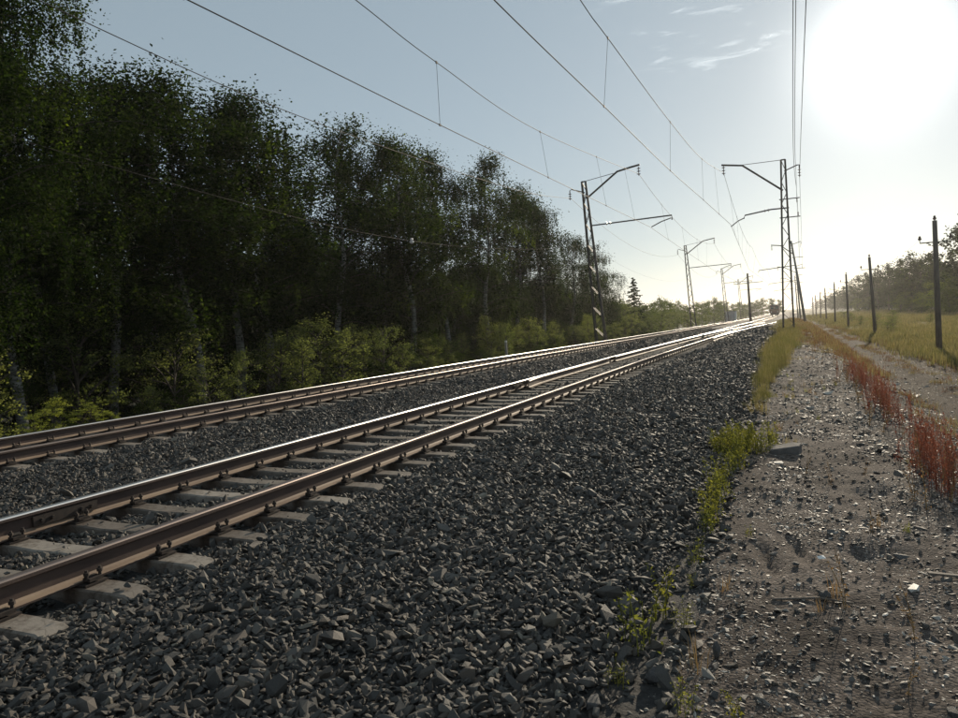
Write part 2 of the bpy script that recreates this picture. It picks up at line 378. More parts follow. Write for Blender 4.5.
# pebbles on the path and slope
footpath = bpy.data.objects['footpath']
P, Rr, S, ID = [], [], [], []
def putp(x, y, size, tilt=0.25, sg=0.5):
    n = len(x); sc = size * np.exp(rng.normal(0, sg, n))
    P.append(np.stack([x, y, ground_z(x, y) + sc * 0.06], 1))
    Rr.append(np.stack([rng.normal(0, tilt, n), rng.normal(0, tilt, n), rng.uniform(0, 6.28, n)], 1))
    S.append(np.stack([sc * rng.uniform(0.9, 1.5, n), sc, sc * rng.uniform(0.6, 1.0, n)], 1)); ID.append(rng.integers(0, 8, n))
for (x0, x1, y0, y1, s, size) in ((-0.62, 1.4, 2, 8, 0.026, 0.015), (-0.6, 1.6, 8, 20, 0.045, 0.03), (-0.6, 1.8, 20, 45, 0.12, 0.055), (1.3, 3.2, 4, 20, 0.08, 0.045), (1.8, 3.4, 20, 45, 0.16, 0.07), (3.2, 6.3, 8, 45, 0.14, 0.04)):
    x, y = jgrid(x0, x1, y0, y1, s, 1.0)
    d = fbm(x * 2.3, y * 1.5, 3, 31); k = inview(x, y) & (rng.uniform(size=x.size) < sstep(0.3, 0.62, d) * 0.95 + 0.05)
    putp(x[k], y[k], size)
x = rng.uniform(-0.6, 1.4, 2600); y = 2.5 + 20 * rng.uniform(0, 1, 2600) ** 1.3; kk = fbm(x * 1.7, y * 1.2, 3, 77) > rng.uniform(0.35, 0.6, 2600); putp(x[kk], y[kk], 0.034, 0.3, 0.4)
P, Rr, S, ID = (np.concatenate(q) for q in (P, Rr, S, ID))
scatter('pebbles', P, Rr, S, ID, PEBS, parent=footpath)

n = 5200; x = rng.uniform(-0.6, 1.5, n); y = 2.3 + 22 * rng.uniform(0, 1, n) ** 1.4
kk = fbm(x * 1.3 + 7, y * 0.9, 4, 83) + 0.12 * np.clip(x, 0, 1) > rng.uniform(0.42, 0.66, n); x, y = x[kk], y[kk]; n = len(x)
sc = 0.026 * np.exp(rng.normal(0, 0.5, n))
scatter('rubble', np.stack([x, y, ground_z(x, y) + sc * 0.1], 1), np.stack([rng.normal(0, .4, n), rng.normal(0, .4, n), rng.uniform(0, 6.28, n)], 1), np.stack([sc * rng.uniform(0.9, 1.6, n), sc, sc * 0.8], 1), rng.integers(0, 12, n), STONES, parent=footpath)

# ------------------------------------------------------------------ tracks
M['rail_side'] = noisy('rail_side', [(0.3, (0.035, 0.021, 0.02)), (0.55, (0.075, 0.048, 0.04)), (0.75, (0.15, 0.10, 0.075))], 6, 0.62, 0.35, 0.003, stretch=(1, 0.25, 1), bscale=60, metal=0.15)
M['rail_foot'] = noisy('rail_foot', [(0.3, (0.16, 0.11, 0.08)), (0.6, (0.30, 0.215, 0.15)), (0.8, (0.36, 0.27, 0.19))], 5, 0.7, 0.3, 0.003, stretch=(1, 0.25, 1), bscale=60)
M['rail_head'] = noisy('rail_head', [(0.3, (0.62, 0.60, 0.58)), (0.7, (0.8, 0.78, 0.76))], 8, 0.38, 0.08, 0.001, stretch=(1, 0.05, 1), metal=1.0)
M['rail_dull'] = noisy('rail_dull', [(0.3, (0.20, 0.15, 0.13)), (0.7, (0.34, 0.28, 0.25))], 8, 0.42, 0.1, 0.001, stretch=(1, 0.05, 1), metal=0.8)
M['concrete'] = None
m = new_mat('sleeper_concrete', rough=0.85, spec=0.3); nt = m.node_tree
oi = nt.nodes.new('ShaderNodeObjectInfo')
c1 = ramp(nt, [(0.0, (0.15, 0.13, 0.112)), (0.6, (0.235, 0.208, 0.18)), (1.0, (0.31, 0.28, 0.245))], oi.outputs['Random'])
c2 = ramp(nt, [(0.32, (0.35, 0.30, 0.26)), (0.5, (0.9, 0.88, 0.86)), (0.75, (1.15, 1.13, 1.1))], noise(nt, 7, 8, 0.72))
c3 = mix(nt, c1, c2, 1.0, 'MULTIPLY')
tc = nt.nodes.new('ShaderNodeTexCoord'); sx = nt.nodes.new('ShaderNodeSeparateXYZ'); nt.links.new(tc.outputs['Object'], sx.inputs[0])
def mth(op, a_, b_=None):
    q = nt.nodes.new('ShaderNodeMath'); q.operation = op; nt.links.new(a_, q.inputs[0])
    if b_ is not None:
        if isinstance(b_, float): q.inputs[1].default_value = b_
        else: nt.links.new(b_, q.inputs[1])
    return q.outputs[0]
dd = mth('ABSOLUTE', mth('SUBTRACT', mth('ABSOLUTE', sx.outputs['X']), 0.795))
dd = mth('ADD', dd, mth('MULTIPLY', noise(nt, 9, 6, 0.7), 0.35))
rust = ramp(nt, [(0.22, (0.75, 0.75, 0.75)), (0.42, (0, 0, 0))], dd)
c3 = mix(nt, c3, (0.075, 0.045, 0.03), rust)
crk = ramp(nt, [(0.485, (1, 1, 1)), (0.5, (0.35, 0.33, 0.3)), (0.515, (1, 1, 1))], noise(nt, 2.2, 3, 0.5, dist=1.5))
c3 = mix(nt, c3, crk, 0.5, 'MULTIPLY')
nt.links.new(c3, nt.nodes['Principled BSDF'].inputs['Base Color']); bump(nt, noise(nt, 60, 6, 0.7), 0.5, 0.004)
M['concrete'] = m
M['iron'] = noisy('iron', [(0.3, (0.012, 0.009, 0.008)), (0.7, (0.05, 0.033, 0.025))], 20, 0.8, 0.3, 0.002)

PROF = [(-0.024, 0.0), (0.024, 0.0), (0.032, -0.004), (0.037, -0.012), (0.0375, -0.034), (0.0095, -0.048), (0.009, -0.145), (0.025, -0.158), (0.072, -0.168), (0.072, -0.18), (-0.072, -0.18), (-0.072, -0.168), (-0.025, -0.158), (-0.009, -0.145), (-0.0095, -0.048), (-0.0375, -0.034), (-0.037, -0.012), (-0.032, -0.004)]
def rail_mesh(name, xf, ys, head='rail_head'):
    b = MB(); n = len(PROF); o = 0
    for y in ys:
        z0 = float(zoff(y)); x0 = xf(y)
        for (px, pz) in PROF: b.v.append((x0 + px, y, z0 + pz))
    mi = [1, 1, 1, 0, 0, 0, 2, 2, 0, 0, 0, 2, 2, 0, 0, 0, 1, 1]
    for i in range(len(ys) - 1):
        for k in range(n):
            k2 = (k + 1) % n; b.f.append((i*n + k, i*n + k2, (i+1)*n + k2, (i+1)*n + k)); b.m.append(mi[k])
    b.f.append(tuple(range(n))[::-1]); b.m.append(0)
    b.f.append(tuple((len(ys)-1)*n + k for k in range(n))); b.m.append(0)
    return b.mesh(name, [M['rail_side'], M[head], M['rail_foot']])
RY = list(np.arange(-6, 30, 3)) + list(np.arange(30, 420, 10)) + [700]
def sleeper_mesh(L=2.62):
    # trapezoid section, lowered middle and sloping ends
    st = [(-L/2, -0.232, -0.40), (-L/2 + 0.05, -0.208, -0.42), (-L/2 + 0.30, -0.200, -0.42), (-L/2 + 0.75, -0.197, -0.42), (-0.35, -0.21, -0.42), (0.35, -0.21, -0.42), (L/2 - 0.75, -0.197, -0.42), (L/2 - 0.30, -0.200, -0.42), (L/2 - 0.05, -0.208, -0.42), (L/2, -0.232, -0.40)]
    b = MB()
    for (x, zt, zb) in st:
        wt = 0.092 if abs(x) < 1.2 else 0.084
        b.v += [(x, -0.125, zb), (x, -wt - 0.012, zt - 0.012), (x, -wt, zt), (x, wt, zt), (x, wt + 0.012, zt - 0.012), (x, 0.125, zb)]
    for i in range(len(st) - 1):
        for k in range(5): b.f.append((i*6 + k, (i+1)*6 + k, (i+1)*6 + k + 1, i*6 + k + 1)); b.m.append(0)
    b.f.append((0, 1, 2, 3, 4, 5)); b.f.append(tuple(54 + k for k in (5, 4, 3, 2, 1, 0))); b.m += [0, 0]
    me = b.mesh('sleeper', [M['concrete']]); return me
def fastening_mesh():
    b = MB()
    b.box((0, 0, -0.188), (0.27, 0.17, 0.012), mi=0)
    for s in (-1, 1):
        b.box((s * 0.10, 0, -0.160), (0.065, 0.10, 0.022), mi=0)
        b.box((s * 0.078, 0, -0.152), (0.03, 0.075, 0.018), mi=0)
        for q in (-0.05, 0.05):
            b.lathe((s * 0.105, q, -0.16), [(0.011, 0), (0.011, 0.03), (0.019, 0.031), (0.019, 0.05), (0.010, 0.051), (0.010, 0.066)], 6)
    return b.mesh('fastening', [M['iron']])
SLM, SLL, FST = sleeper_mesh(), sleeper_mesh(3.6), fastening_mesh()
def div(y): return 0.0 if y < 26 else ((y - 26) ** 2 / 2400.0 if y < 80 else 54**2/2400.0 + (y - 80) * 0.045)
def build_track(t, label, heads):
    a, b_ = TRACKS[t]; c = (a + b_) / 2
    root = thing('railway_track', label, 'railway track', (c, 0, 0))
    for rx, hd in zip((a, b_), heads): link('rail', rail_mesh('rail', lambda y, rx=rx: rx - c, RY, hd), root)
    n0 = int(math.ceil((-3 - SL0[t]) / SP)); n = 0; P2 = []
    for k in range(n0, n0 + 700):
        y = SL0[t] + k * SP
        if y > 400: break
        if n < 290:
            lng = t == 0 and 42 < y < 104
            s = link('sleeper', SLL if lng else SLM, root, (random.uniform(-.012, .012) + (0.45 if lng else 0), y, float(zoff(y)) + random.uniform(-.004, .004))); s.rotation_euler = (0, 0, random.uniform(-.008, .008))
            if y < 45:
                for rx in (a, b_): link('fastening', FST, s, (rx - c - s.location.x, 0, 0))
            n += 1
        else: P2.append((0, y, float(zoff(y))))
    if P2:
        P2 = np.array(P2); scatter('far_sleepers', P2, P2 * 0, P2 * 0 + 1, np.zeros(len(P2), int), [SLM], parent=root)
    # fastenings further on, too small to pick apart
    b = MB()
    for k in range(n0, n0 + 300):
        y = SL0[t] + k * SP
        if y < 45 or y > 130: continue
        for rx in (a, b_):
            for s in (-1, 1): b.box((rx - c + s * 0.10, y, float(zoff(y)) - 0.155), (0.08, 0.13, 0.06))
    o = b.build('far_fastenings', [M['iron']], root); o['kind'] = 'stuff'
    return root
near_track = build_track(0, 'nearer railway track with rusty brown rails beside the gravel shoulder', ('rail_dull', 'rail_head'))
far_track = build_track(1, 'farther railway track with bright rails in front of the forest', ('rail_dull', 'rail_head'))
# loose stones lying on the sleepers
lx, ly_, lz = [], [], []
for t, (a, b_) in enumerate(TRACKS):
    for k in range(-2, 60):
        yy = SL0[t] + k * SP
        for _ in range(10 if yy < 12 else 6):
            u_ = rng.choice([rng.normal(0, 0.32), rng.uniform(-1.3, 1.3)]); xx = (a + b_) / 2 + u_
            if min(abs(xx - a), abs(xx - b_)) < 0.17: continue
            lx.append(xx); ly_.append(yy + rng.uniform(-.1, .1)); lz.append(float(zoff(yy)) - (0.205 if abs(u_) < .5 else 0.2))
lx, ly_, lz = map(np.array, (lx, ly_, lz)); n = len(lx); sc = 0.032 * np.exp(rng.normal(0, 0.4, n))
scatter('loose_stones', np.stack([lx, ly_, lz + sc * 0.25], 1), rng.normal(0, 0.5, (n, 3)) + [0, 0, 3], np.stack([sc * 1.3, sc, sc * 0.8], 1), rng.integers(0, 12, n), STONES, parent=ballast)
# joint bars
def joint(root, x, y, side):
    b = MB(); z = float(zoff(y))
    for s in (-1, 1):
        b.box((x + s * 0.024, y, z - 0.096), (0.022, 0.62, 0.085))
        for q in (-0.24, -0.14, 0.14, 0.24):
            b.tube([(x + s * 0.034, y + q, z - 0.096), (x + s * 0.062, y + q, z - 0.096)], 0.017, 6)
    b.build('fishplate', [M['iron']], root)
cN = (TRACKS[0][0] + TRACKS[0][1]) / 2; cF = (TRACKS[1][0] + TRACKS[1][1]) / 2
joint(near_track, TRACKS[0][1] - cN, 4.45, 1); joint(near_track, TRACKS[0][1] - cN, 16.1, 1)
# check rail with flared end, inside the far rail of the near track
b = MB()
def chk(y):
    fl = 0.10 * max(0, (17.6 - y) / 1.3) ** 1.5 if y < 17.6 else 0
    return 0.80 * 0 + (-0.795 + 0.115 + fl)
ys = [16.3, 16.6, 17.0, 17.3, 17.6, 20, 23, 25]
link('check_rail', rail_mesh('check_rail', chk, ys, 'rail_dull'), near_track)
# turnout rails leaving the near track to the right
sid = thing('turnout', 'rails of a turnout branching right out of the nearer track', 'railway turnout', (cN, 0, 0))
ys = list(np.arange(26, 110, 3.0)) + [110]
link('rail', rail_mesh('rail', lambda y: -0.795 + 0.11 * (1 - min(1, div(y) / 0.15)) + div(y) + 0.02, ys, 'rail_head'), sid)
link('rail', rail_mesh('rail', lambda y: 0.795 + div(y) - 0.0 + (0.085 if div(y) < 0.14 else 0), [y for y in ys if div(y) > 0.12], 'rail_head'), sid)

# ------------------------------------------------------------------ overhead masts
M['steel'] = noisy('steel', [(0.3, (0.028, 0.026, 0.025)), (0.7, (0.08, 0.072, 0.066))], 3, 0.65, 0.2, 0.003, metal=0.2)
M['wire'] = new_mat('wire', (0.035, 0.03, 0.028), 0.7, 0.2)
M['porcelain'] = noisy('porcelain', [(0.3, (0.05, 0.02, 0.015)), (0.7, (0.10, 0.05, 0.035))], 10, 0.3, 0)
M['white_glaze'] = noisy('white_glaze', [(0.3, (0.55, 0.55, 0.52)), (0.7, (0.75, 0.75, 0.72))], 10, 0.3, 0)
M['pole_conc'] = noisy('pole_conc', [(0.3, (0.17, 0.16, 0.15)), (0.7, (0.30, 0.285, 0.26))], 3, 0.85, 0.3, 0.004, detail=8)
M['wood'] = noisy('wood', [(0.3, (0.08, 0.065, 0.055)), (0.7, (0.20, 0.165, 0.135))], 4, 0.85, 0.4, 0.006, stretch=(6, 6, 0.5))
def lattice(base, top, w0, w1, H0, H1, n, mb):
    def cor(t, sx, sy):
        w = (w0 + (w1 - w0) * t) / 2; c = Vector(base).lerp(Vector(top), t); return c + Vector((sx * w, sy * w * 0.8, 0))
    return cor
def insulator(parent, p, axis, n=3, r=0.13, L=0.5, mat='porcelain'):
    b = MB(); p = Vector(p); ax = Vector(axis).normalized()
    b.tube([p, p + ax * L], 0.03, 6)
    for i in range(n):
        c = p + ax * (L * (i + 0.6) / (n + 0.2))
        b.tube([c - ax * 0.03, c, c + ax * 0.04], [r * 0.5, r, r * 0.35], 8)
    return b.build('insulator', [M[mat]], parent)
def lattice_mast(name, label, loc, side, leanx, H, det=True, z0=-0.5, tie=True):
    """side +1: arm reaches towards +x"""
    g = 'lattice masts carrying the overhead wires'
    root = thing(name, label, 'overhead line mast', loc, 0, g)
    w0, w1 = 0.80, 0.30; base = Vector((0, 0, z0)); top = Vector((leanx, 0, H))
    def cor(t, sx, sy):
        w = (w0 + (w1 - w0) * t) / 2; c = base.lerp(top, t); return c + Vector((sx * w, sy * w * 0.75, 0))
    for sx in (-1, 1):
        for sy in (-1, 1):
            b = MB(); b.bar(cor(0, sx, sy), cor(1, sx, sy), 0.10); b.build('leg', [M['steel']], root)
    b = MB(); n = 16
    for i in range(n):
        t0, t1 = i / n, (i + 1) / n; q = 1 if i % 2 else -1
        for sy in (-1, 1): b.bar(cor(t0, q, sy), cor(t1, -q, sy), 0.10, 0.03)
        for sx in (-1, 1): b.bar(cor(t0, sx, q), cor(t1, sx, -q), 0.03, 0.09)
    for sy in (-1, 1): b.bar(cor(1, -1, sy), cor(1, 1, sy), 0.06)
    b.build('lacing', [M['steel']], root)
    b = MB()
    for sx in (-1, 1): b.box((sx * w0 / 2, 0, z0 - 0.1), (0.34, 0.9, 0.45))
    b.build('footing', [M['pole_conc']], root)
    return root, cor, base, top
def P3(x, z, y=0.0): return Vector((x, y, z))
# right mast (y=64), cantilever to the left
def right_mast(loc, label):
    r, cor, ba, tp = lattice_mast('overhead_mast', label, loc, -1, 0.04, 13.3, z0=-0.55)
    b = MB(); b.tube([P3(-0.05, 10.9), P3(-3.0, 13.25), P3(-4.6, 13.5)], 0.075, 6); b.build('cantilever_arm', [M['steel']], r)
    b = MB(); b.tube([P3(0, 13.3), P3(-3.0, 13.3)], 0.025, 5); b.build('tie_rod', [M['steel']], r)
    insulator(r, (-4.45, 0, 13.42), (0, 0, -1), 3, 0.16, 0.75)
    b = MB(); b.tube([P3(0.35, 9.5), P3(-1.0, 9.5), P3(-2.95, 9.25), P3(-3.05, 8.98)], 0.055, 6); b.build('registration_arm', [M['steel']], r)
    insulator(r, (-1.0, 0, 9.48), (-1, 0, -0.1), 2, 0.15, 0.6)
    b = MB(); b.tube([P3(-3.0, 9.05), P3(-3.5, 8.85), P3(-4.05, 8.45)], 0.04, 6); b.build('steady_arm', [M['steel']], r)
    b = MB(); b.tube([P3(0.1, 12.4), P3(1.05, 12.75), P3(1.2, 12.75), P3(1.2, 12.5)], 0.045, 6); b.build('feeder_bracket', [M['steel']], r)
    insulator(r, (1.2, 0, 12.5), (0, 0, -1), 3, 0.14, 0.7)
    for z in (10.2, 8.75):
        b = MB(); b.bar(P3(-0.35, z), P3(1.15, z), 0.07); b.build('cross_arm', [M['steel']], r)
    insulator(r, (0.95, 0, 10.2), (0, 0, -1), 2, 0.08, 0.35); insulator(r, (1.0, 0, 8.8), (0, 0, 1), 2, 0.07, 0.3)
    return r
def left_mast(loc, label, sc=1.0):
    r, cor, ba, tp = lattice_mast('overhead_mast', label, loc, 1, -0.85, 12.6, z0=-1.0)
    b = MB(); b.tube([P3(-0.7, 11.2), P3(1.9, 13.05), P3(3.0, 13.25), P3(3.7, 13.35)], 0.075, 6); b.build('cantilever_arm', [M['steel']], r)
    b = MB(); b.tube([P3(-0.85, 12.6), P3(1.6, 12.95)], 0.025, 5); b.build('tie_rod', [M['steel']], r)
    insulator(r, (3.6, 0, 13.2), (0, 0, -1), 3, 0.16, 0.7)
    b = MB(); b.tube([P3(-0.5, 9.0), P3(6.0, 9.15), P3(6.0, 8.8)], 0.055, 6); b.build('registration_arm', [M['steel']], r)
    insulator(r, (0.7, 0, 9.03), (1, 0, 0.02), 2, 0.15, 0.6)
    b = MB(); b.tube([P3(5.95, 8.95), P3(5.2, 8.75), P3(4.4, 8.4)], 0.04, 6); b.build('steady_arm', [M['steel']], r)
    b = MB(); b.tube([P3(-0.8, 11.7), P3(-1.9, 12.1), P3(-2.05, 12.0), P3(-2.05, 11.8)], 0.045, 6); b.build('feeder_bracket', [M['steel']], r)
    insulator(r, (-2.05, 0, 11.85), (0, 0, -1), 3, 0.15, 0.6)
    return r
right_mast((-0.15, 64, float(zoff(64))), 'nearest lattice overhead mast on the right of the tracks, at the grass strip')
left_mast((-14.2, 59.2, float(zoff(59)) + 0.1), 'nearest lattice overhead mast left of the tracks, leaning beside the forest')
left_mast((-14.2, 122, -0.25), 'second lattice overhead mast left of the tracks')
left_mast((-14.2, 190, -0.5), 'third lattice overhead mast left of the tracks')
left_mast((-14.2, 252, -0.8), 'fourth lattice overhead mast left of the tracks, far and thin')
# tapered concrete masts further on at the right
def conc_mast(loc, label, lean, H):
    r = thing('concrete_mast', label, 'overhead line mast', loc, 0, 'concrete masts carrying the overhead wires')
    b = MB(); b.tube([(0, 0, -1), (lean * 0.5, 0, H / 2), (lean, 0, H)], [0.22, 0.17, 0.12], 10); b.build('pole', [M['pole_conc']], r, smooth=True)
    T = lambda z: lean * z / H
    b = MB(); b.tube([P3(T(10.5), 10.5), P3(-3.2, 12.0), P3(-4.6, 12.2)], 0.075, 6); b.build('cantilever_arm', [M['steel']], r)
    insulator(r, (-4.5, 0, 12.1), (0, 0, -1), 3, 0.16, 0.75)
    b = MB(); b.tube([P3(T(8.8), 8.8), P3(-6.5, 8.4), P3(-6.6, 8.1)], 0.06, 6); b.build('registration_arm', [M['steel']], r)
    b = MB(); b.tube([P3(T(H - 0.6), H - 0.6), P3(T(H) + 1.4, H - 0.2), P3(T(H) + 1.4, H - 0.5)], 0.05, 6); b.build('feeder_bracket', [M['steel']], r)
    insulator(r, (T(H) + 1.4, 0, H - 0.5), (0, 0, -1), 3, 0.15, 0.7)
    for z in (10.0, 8.3):
        b = MB(); b.bar(P3(T(z) - 0.3, z), P3(T(z) + 1.3, z), 0.08); b.build('cross_arm', [M['steel']], r)
    insulator(r, (-1.6, 0, 12.4), (0, 0, -1), 5, 0.3, 1.9)
    return r
conc_mast((2.2, 125, -0.75), 'nearest concrete overhead mast right of the tracks, leaning left', -1.7, 12.6)
conc_mast((2.2, 186, -0.95), 'second concrete overhead mast right of the tracks, beyond the lattice one', -0.7, 12.6)
conc_mast((2.2, 247, -1.2), 'third concrete overhead mast right of the tracks, far off', -0.5, 12.6)
# dark pole between the tracks
r = thing('signal_pole', 'thick dark pole with crossbars standing between the far ends of the tracks', 'pole', (-8.0, 172, -0.6))
b = MB(); b.tube([(0, 0, -0.4), (-0.15, 0, 5), (-0.3, 0, 10.2)], [0.3, 0.25, 0.2], 10); b.build('pole', [M['wood']], r, smooth=True)
b = MB(); b.bar((-3.3, 0, 8.0), (2.8, 0, 8.2), 0.12); b.build('cross_arm', [M['steel']], r)
b = MB(); b.box((0, -0.35, 1.0), (0.5, 0.35, 0.8)); b.box((0, -0.35, 1.43), (0.58, 0.42, 0.06)); b.build('relay_box', [M['steel']], r)

# ------------------------------------------------------------------ wires
def spline(pts, n=8):
    pts = [Vector(p) for p in pts]; out = []
    for i in range(len(pts) - 1):
        p0, p1, p2, p3 = pts[max(i-1, 0)], pts[i], pts[i+1], pts[min(i+2, len(pts)-1)]
        for k in range(n):
            t = k / n
            out.append(0.5 * ((2*p1) + (p2-p0)*t + (2*p0-5*p1+4*p2-p3)*t*t + (3*p1-p0-3*p2+p3)*t**3))
    return out + [pts[-1]]
def interp_path(pts, y):
    ys = [p[1] for p in pts]; return Vector([float(np.interp(y, ys, [p[k] for p in pts])) for k in range(3)])
def sag(a, b, s, n=10):
    a, b = Vector(a), Vector(b); return [a.lerp(b, k / n) - Vector((0, 0, 4 * s * (k/n) * (1 - k/n))) for k in range(n + 1)]
def catenary(label, con, mes, drops):
    r = thing('overhead_line', label, 'overhead wires')
    b = MB(); b.tube(con, 0.016, 5); b.build('contact_wire', [M['wire']], r)
    b = MB(); b.tube(mes, 0.015, 5); b.build('messenger_wire', [M['wire']], r)
    for y in drops:
        b = MB(); p, q = interp_path(mes, y), interp_path(con, y); b.tube([p, q], 0.007, 4)
        b.box(p, (0.04, 0.10, 0.08)); b.box(q, (0.04, 0.12, 0.07)); b.build('dropper', [M['wire']], r)
con = spline([(-6.0, -12, 8.6), (-5.95, 5, 8.6), (-5.86, 15.8, 8.6), (-5.62, 25.4, 8.6), (-5.30, 38.4, 8.6), (-4.86, 49.6, 8.6), (-4.2, 64, 8.45)]) + [Vector(p) for p in ((-5.8, 125, 8.0), (-4.6, 186, 7.8), (-5.4, 247, 7.5), (-5.1, 420, 7.3))]
mes = spline([(-5.9, -2, 12.6), (-5.75, 10, 11.6), (-5.6, 22.6, 11.15), (-5.38, 25.4, 10.85), (-5.2, 38.4, 11.0), (-4.85, 49.6, 11.2), (-4.6, 64, 12.7)])
mes += sag(mes[-1], (-5.2, 125, 11.4), 1.3)[1:]; mes += sag(mes[-1], (-4.6, 186, 11.2), 1.3)[1:]; mes += sag(mes[-1], (-4.6, 247, 11.0), 1.3)[1:]
catenary('overhead wires with droppers hanging above the nearer track', con, mes, [12, 25.4, 38.4, 49.6, 57, 72, 82, 94, 106, 116, 135, 150, 165])
con = spline([(-11.8, -8, 8.4), (-11.5, 3, 8.4), (-11.25, 12.1, 8.4), (-11.0, 23.6, 8.4), (-10.65, 35, 8.4), (-9.95, 59.2, 8.4)]) + [Vector(p) for p in ((-10.9, 122, 8.1), (-10.3, 190, 7.9), (-10.6, 252, 7.6), (-10.6, 420, 7.3))]
mes = spline([(-11.6, -2, 12.7), (-11.4, 10, 11.4), (-11.2, 18.7, 10.9), (-11.0, 23.6, 10.55), (-10.95, 35, 10.65), (-10.6, 59.2, 12.6)])
mes += sag(mes[-1], (-10.6, 122, 12.2), 1.6)[1:]; mes += sag(mes[-1], (-10.6, 190, 12), 1.6)[1:]; mes += sag(mes[-1], (-10.6, 252, 11.6), 1.5)[1:]
catenary('overhead wires with droppers hanging above the farther track', con, mes, [12, 23.6, 35, 46, 54, 70, 84, 98, 110, 135, 150])
def wire(label, pts, rad=0.014, cat='wire'):
    b = MB(); b.tube(pts, rad, 5); return tag(b.build('overhead_wire', [M['wire']]), label, cat)
wire('upper feeder wire running past the forest edge to the leaning lattice mast', spline([(-15.7, -8, 10.8), (-15.8, 12.2, 9.45), (-15.8, 24, 9.15), (-15.9, 45.5, 9.95), (-16.2, 59.2, 11.35)]) + sag((-16.2, 59.2, 11.35), (-16.2, 122, 11.0), 1.9)[1:] + sag((-16.2, 122, 11.0), (-16.2, 190, 10.8), 1.9)[1:])
wire('lower thin wire sagging in front of the birches', spline([(-15.6, -8, 7.5), (-15.9, 17.2, 5.75), (-16, 30.5, 5.45), (-15.6, 45, 6.1), (-14.9, 59.2, 7.4)]) + sag((-14.9, 59.2, 7.4), (-14.9, 122, 7.1), 1.4)[1:], 0.005)
wire('rightmost of the wires above the footpath, ending at the bracket of the lattice mast', spline([(0.82, -10, 13.2), (0.78, 26, 10.75), (0.9, 45, 11.2), (1.05, 64, 11.65)]) + sag((1.05, 64, 11.65), (2.0, 125, 11.3), 1.5)[1:] + sag((2.0, 125, 11.3), (2.9, 186, 11.2), 1.5)[1:])
wire('middle one of the wires above the footpath', spline([(0.45, -10, 11.2), (0.42, 30, 8.9), (0.6, 48, 9.1), (0.8, 64, 9.75)]) + sag((0.8, 64, 9.75), (1.6, 125, 9.2), 1.2)[1:], 0.010)
wire('leftmost and thinnest of the wires above the footpath', spline([(0.35, -10, 10.2), (0.33, 30, 8.1), (0.6, 48, 8.3), (0.85, 64, 8.95)]) + sag((0.85, 64, 8.95), (1.6, 125, 8.3), 1.2)[1:], 0.010)
o = MB(); p = Vector((-16, 30.5, 5.45)); o.lathe(p - Vector((0, 0, 0.12)), [(0.05, 0), (0.10, 0.04), (0.10, 0.10), (0.05, 0.14), (0.08, 0.18), (0.05, 0.24)], 8)
tag(o.build('wire_insulator', [M['white_glaze']]), 'white insulator on the lower wire in front of the birches', 'insulator')

# ------------------------------------------------------------------ telegraph poles
def tele(k, y):
    zb = gz(7.4, y); labs = ORD[k] + ' wooden telegraph pole along the dirt road'
    r = thing('telegraph_pole', labs, 'telegraph pole', (7.38, y, zb), 0, 'wooden telegraph poles along the dirt road')
    H = 7.4 if k else 7.2; ln = (-0.05, -0.32, -0.1, 0.06, -0.12, 0.1, -0.08, 0.05)[k % 8]
    b = MB(); b.tube([(0, 0, -0.5), (ln * 0.5, 0, H / 2), (ln, 0, H)], [0.165, 0.145, 0.12], 10); b.build('pole', [M['wood']], r, smooth=True)
    b = MB(); b.bar((ln - 0.72, 0, H - 1.15), (ln + 0.72, 0, H - 1.15), 0.05, 0.06)
    for s in (-1, 1): b.bar((ln + s * 0.72, 0, H - 1.15), (ln + s * 0.72, 0, H - 0.95), 0.035)
    b.build('cross_arm', [M['steel']], r)
    for (x, z) in ((ln - 0.72, H - 1.0), (ln + 0.72, H - 1.0), (ln, H + 0.04)):
        q = MB(); q.lathe((x, 0, z), [(0.03, 0), (0.09, 0.03), (0.09, 0.10), (0.045, 0.14), (0.07, 0.18), (0.03, 0.23)], 8); q.build('insulator', [M['porcelain']], r)
    if k == 0:
        q = MB(); q.tube([(ln, 0, H - 0.02), (ln, 0, H + 0.06)], 0.03, 6); q.build('pin', [M['steel']], r)
    return zb + H
ty = [46.5, 79, 114, 147, 181, 215, 250, 285]
hs = [tele(k, y) for k, y in enumerate(ty)]
for s, nm in ((-0.72, 'left'), (0.72, 'right')):
    pts = []
    for i in range(len(ty) - 1): pts += sag((7.38 + s, ty[i], hs[i] - 0.95), (7.38 + s, ty[i+1], hs[i+1] - 0.95), 0.5, 6)[:-1]
    wire('thin telegraph wire on the %s insulators of the wooden poles' % nm, pts, 0.004)

# ------------------------------------------------------------------ vegetation
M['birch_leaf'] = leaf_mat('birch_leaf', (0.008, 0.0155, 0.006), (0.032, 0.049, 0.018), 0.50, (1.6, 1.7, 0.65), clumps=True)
M['bush_leaf'] = leaf_mat('bush_leaf', (0.095, 0.115, 0.05), (0.21, 0.235, 0.11), 0.55, (1.2, 1.25, 0.7))
M['far_leaf'] = leaf_mat('far_leaf', (0.05, 0.07, 0.02), (0.11, 0.13, 0.04), 0.45)
M['spruce_leaf'] = leaf_mat('spruce_leaf', (0.018, 0.03, 0.012), (0.04, 0.06, 0.02), 0.2)
M['birch_bark'] = noisy('birch_bark', [(0.36, (0.03, 0.028, 0.025)), (0.52, (0.20, 0.195, 0.18)), (0.8, (0.42, 0.41, 0.38))], 3.0, 0.8, 0.3, 0.01, stretch=(1.5, 1.5, 5))
M['dark_bark'] = noisy('dark_bark', [(0.3, (0.03, 0.024, 0.02)), (0.7, (0.09, 0.07, 0.055))], 5, 0.9, 0.6, 0.02, stretch=(4, 4, 0.7))
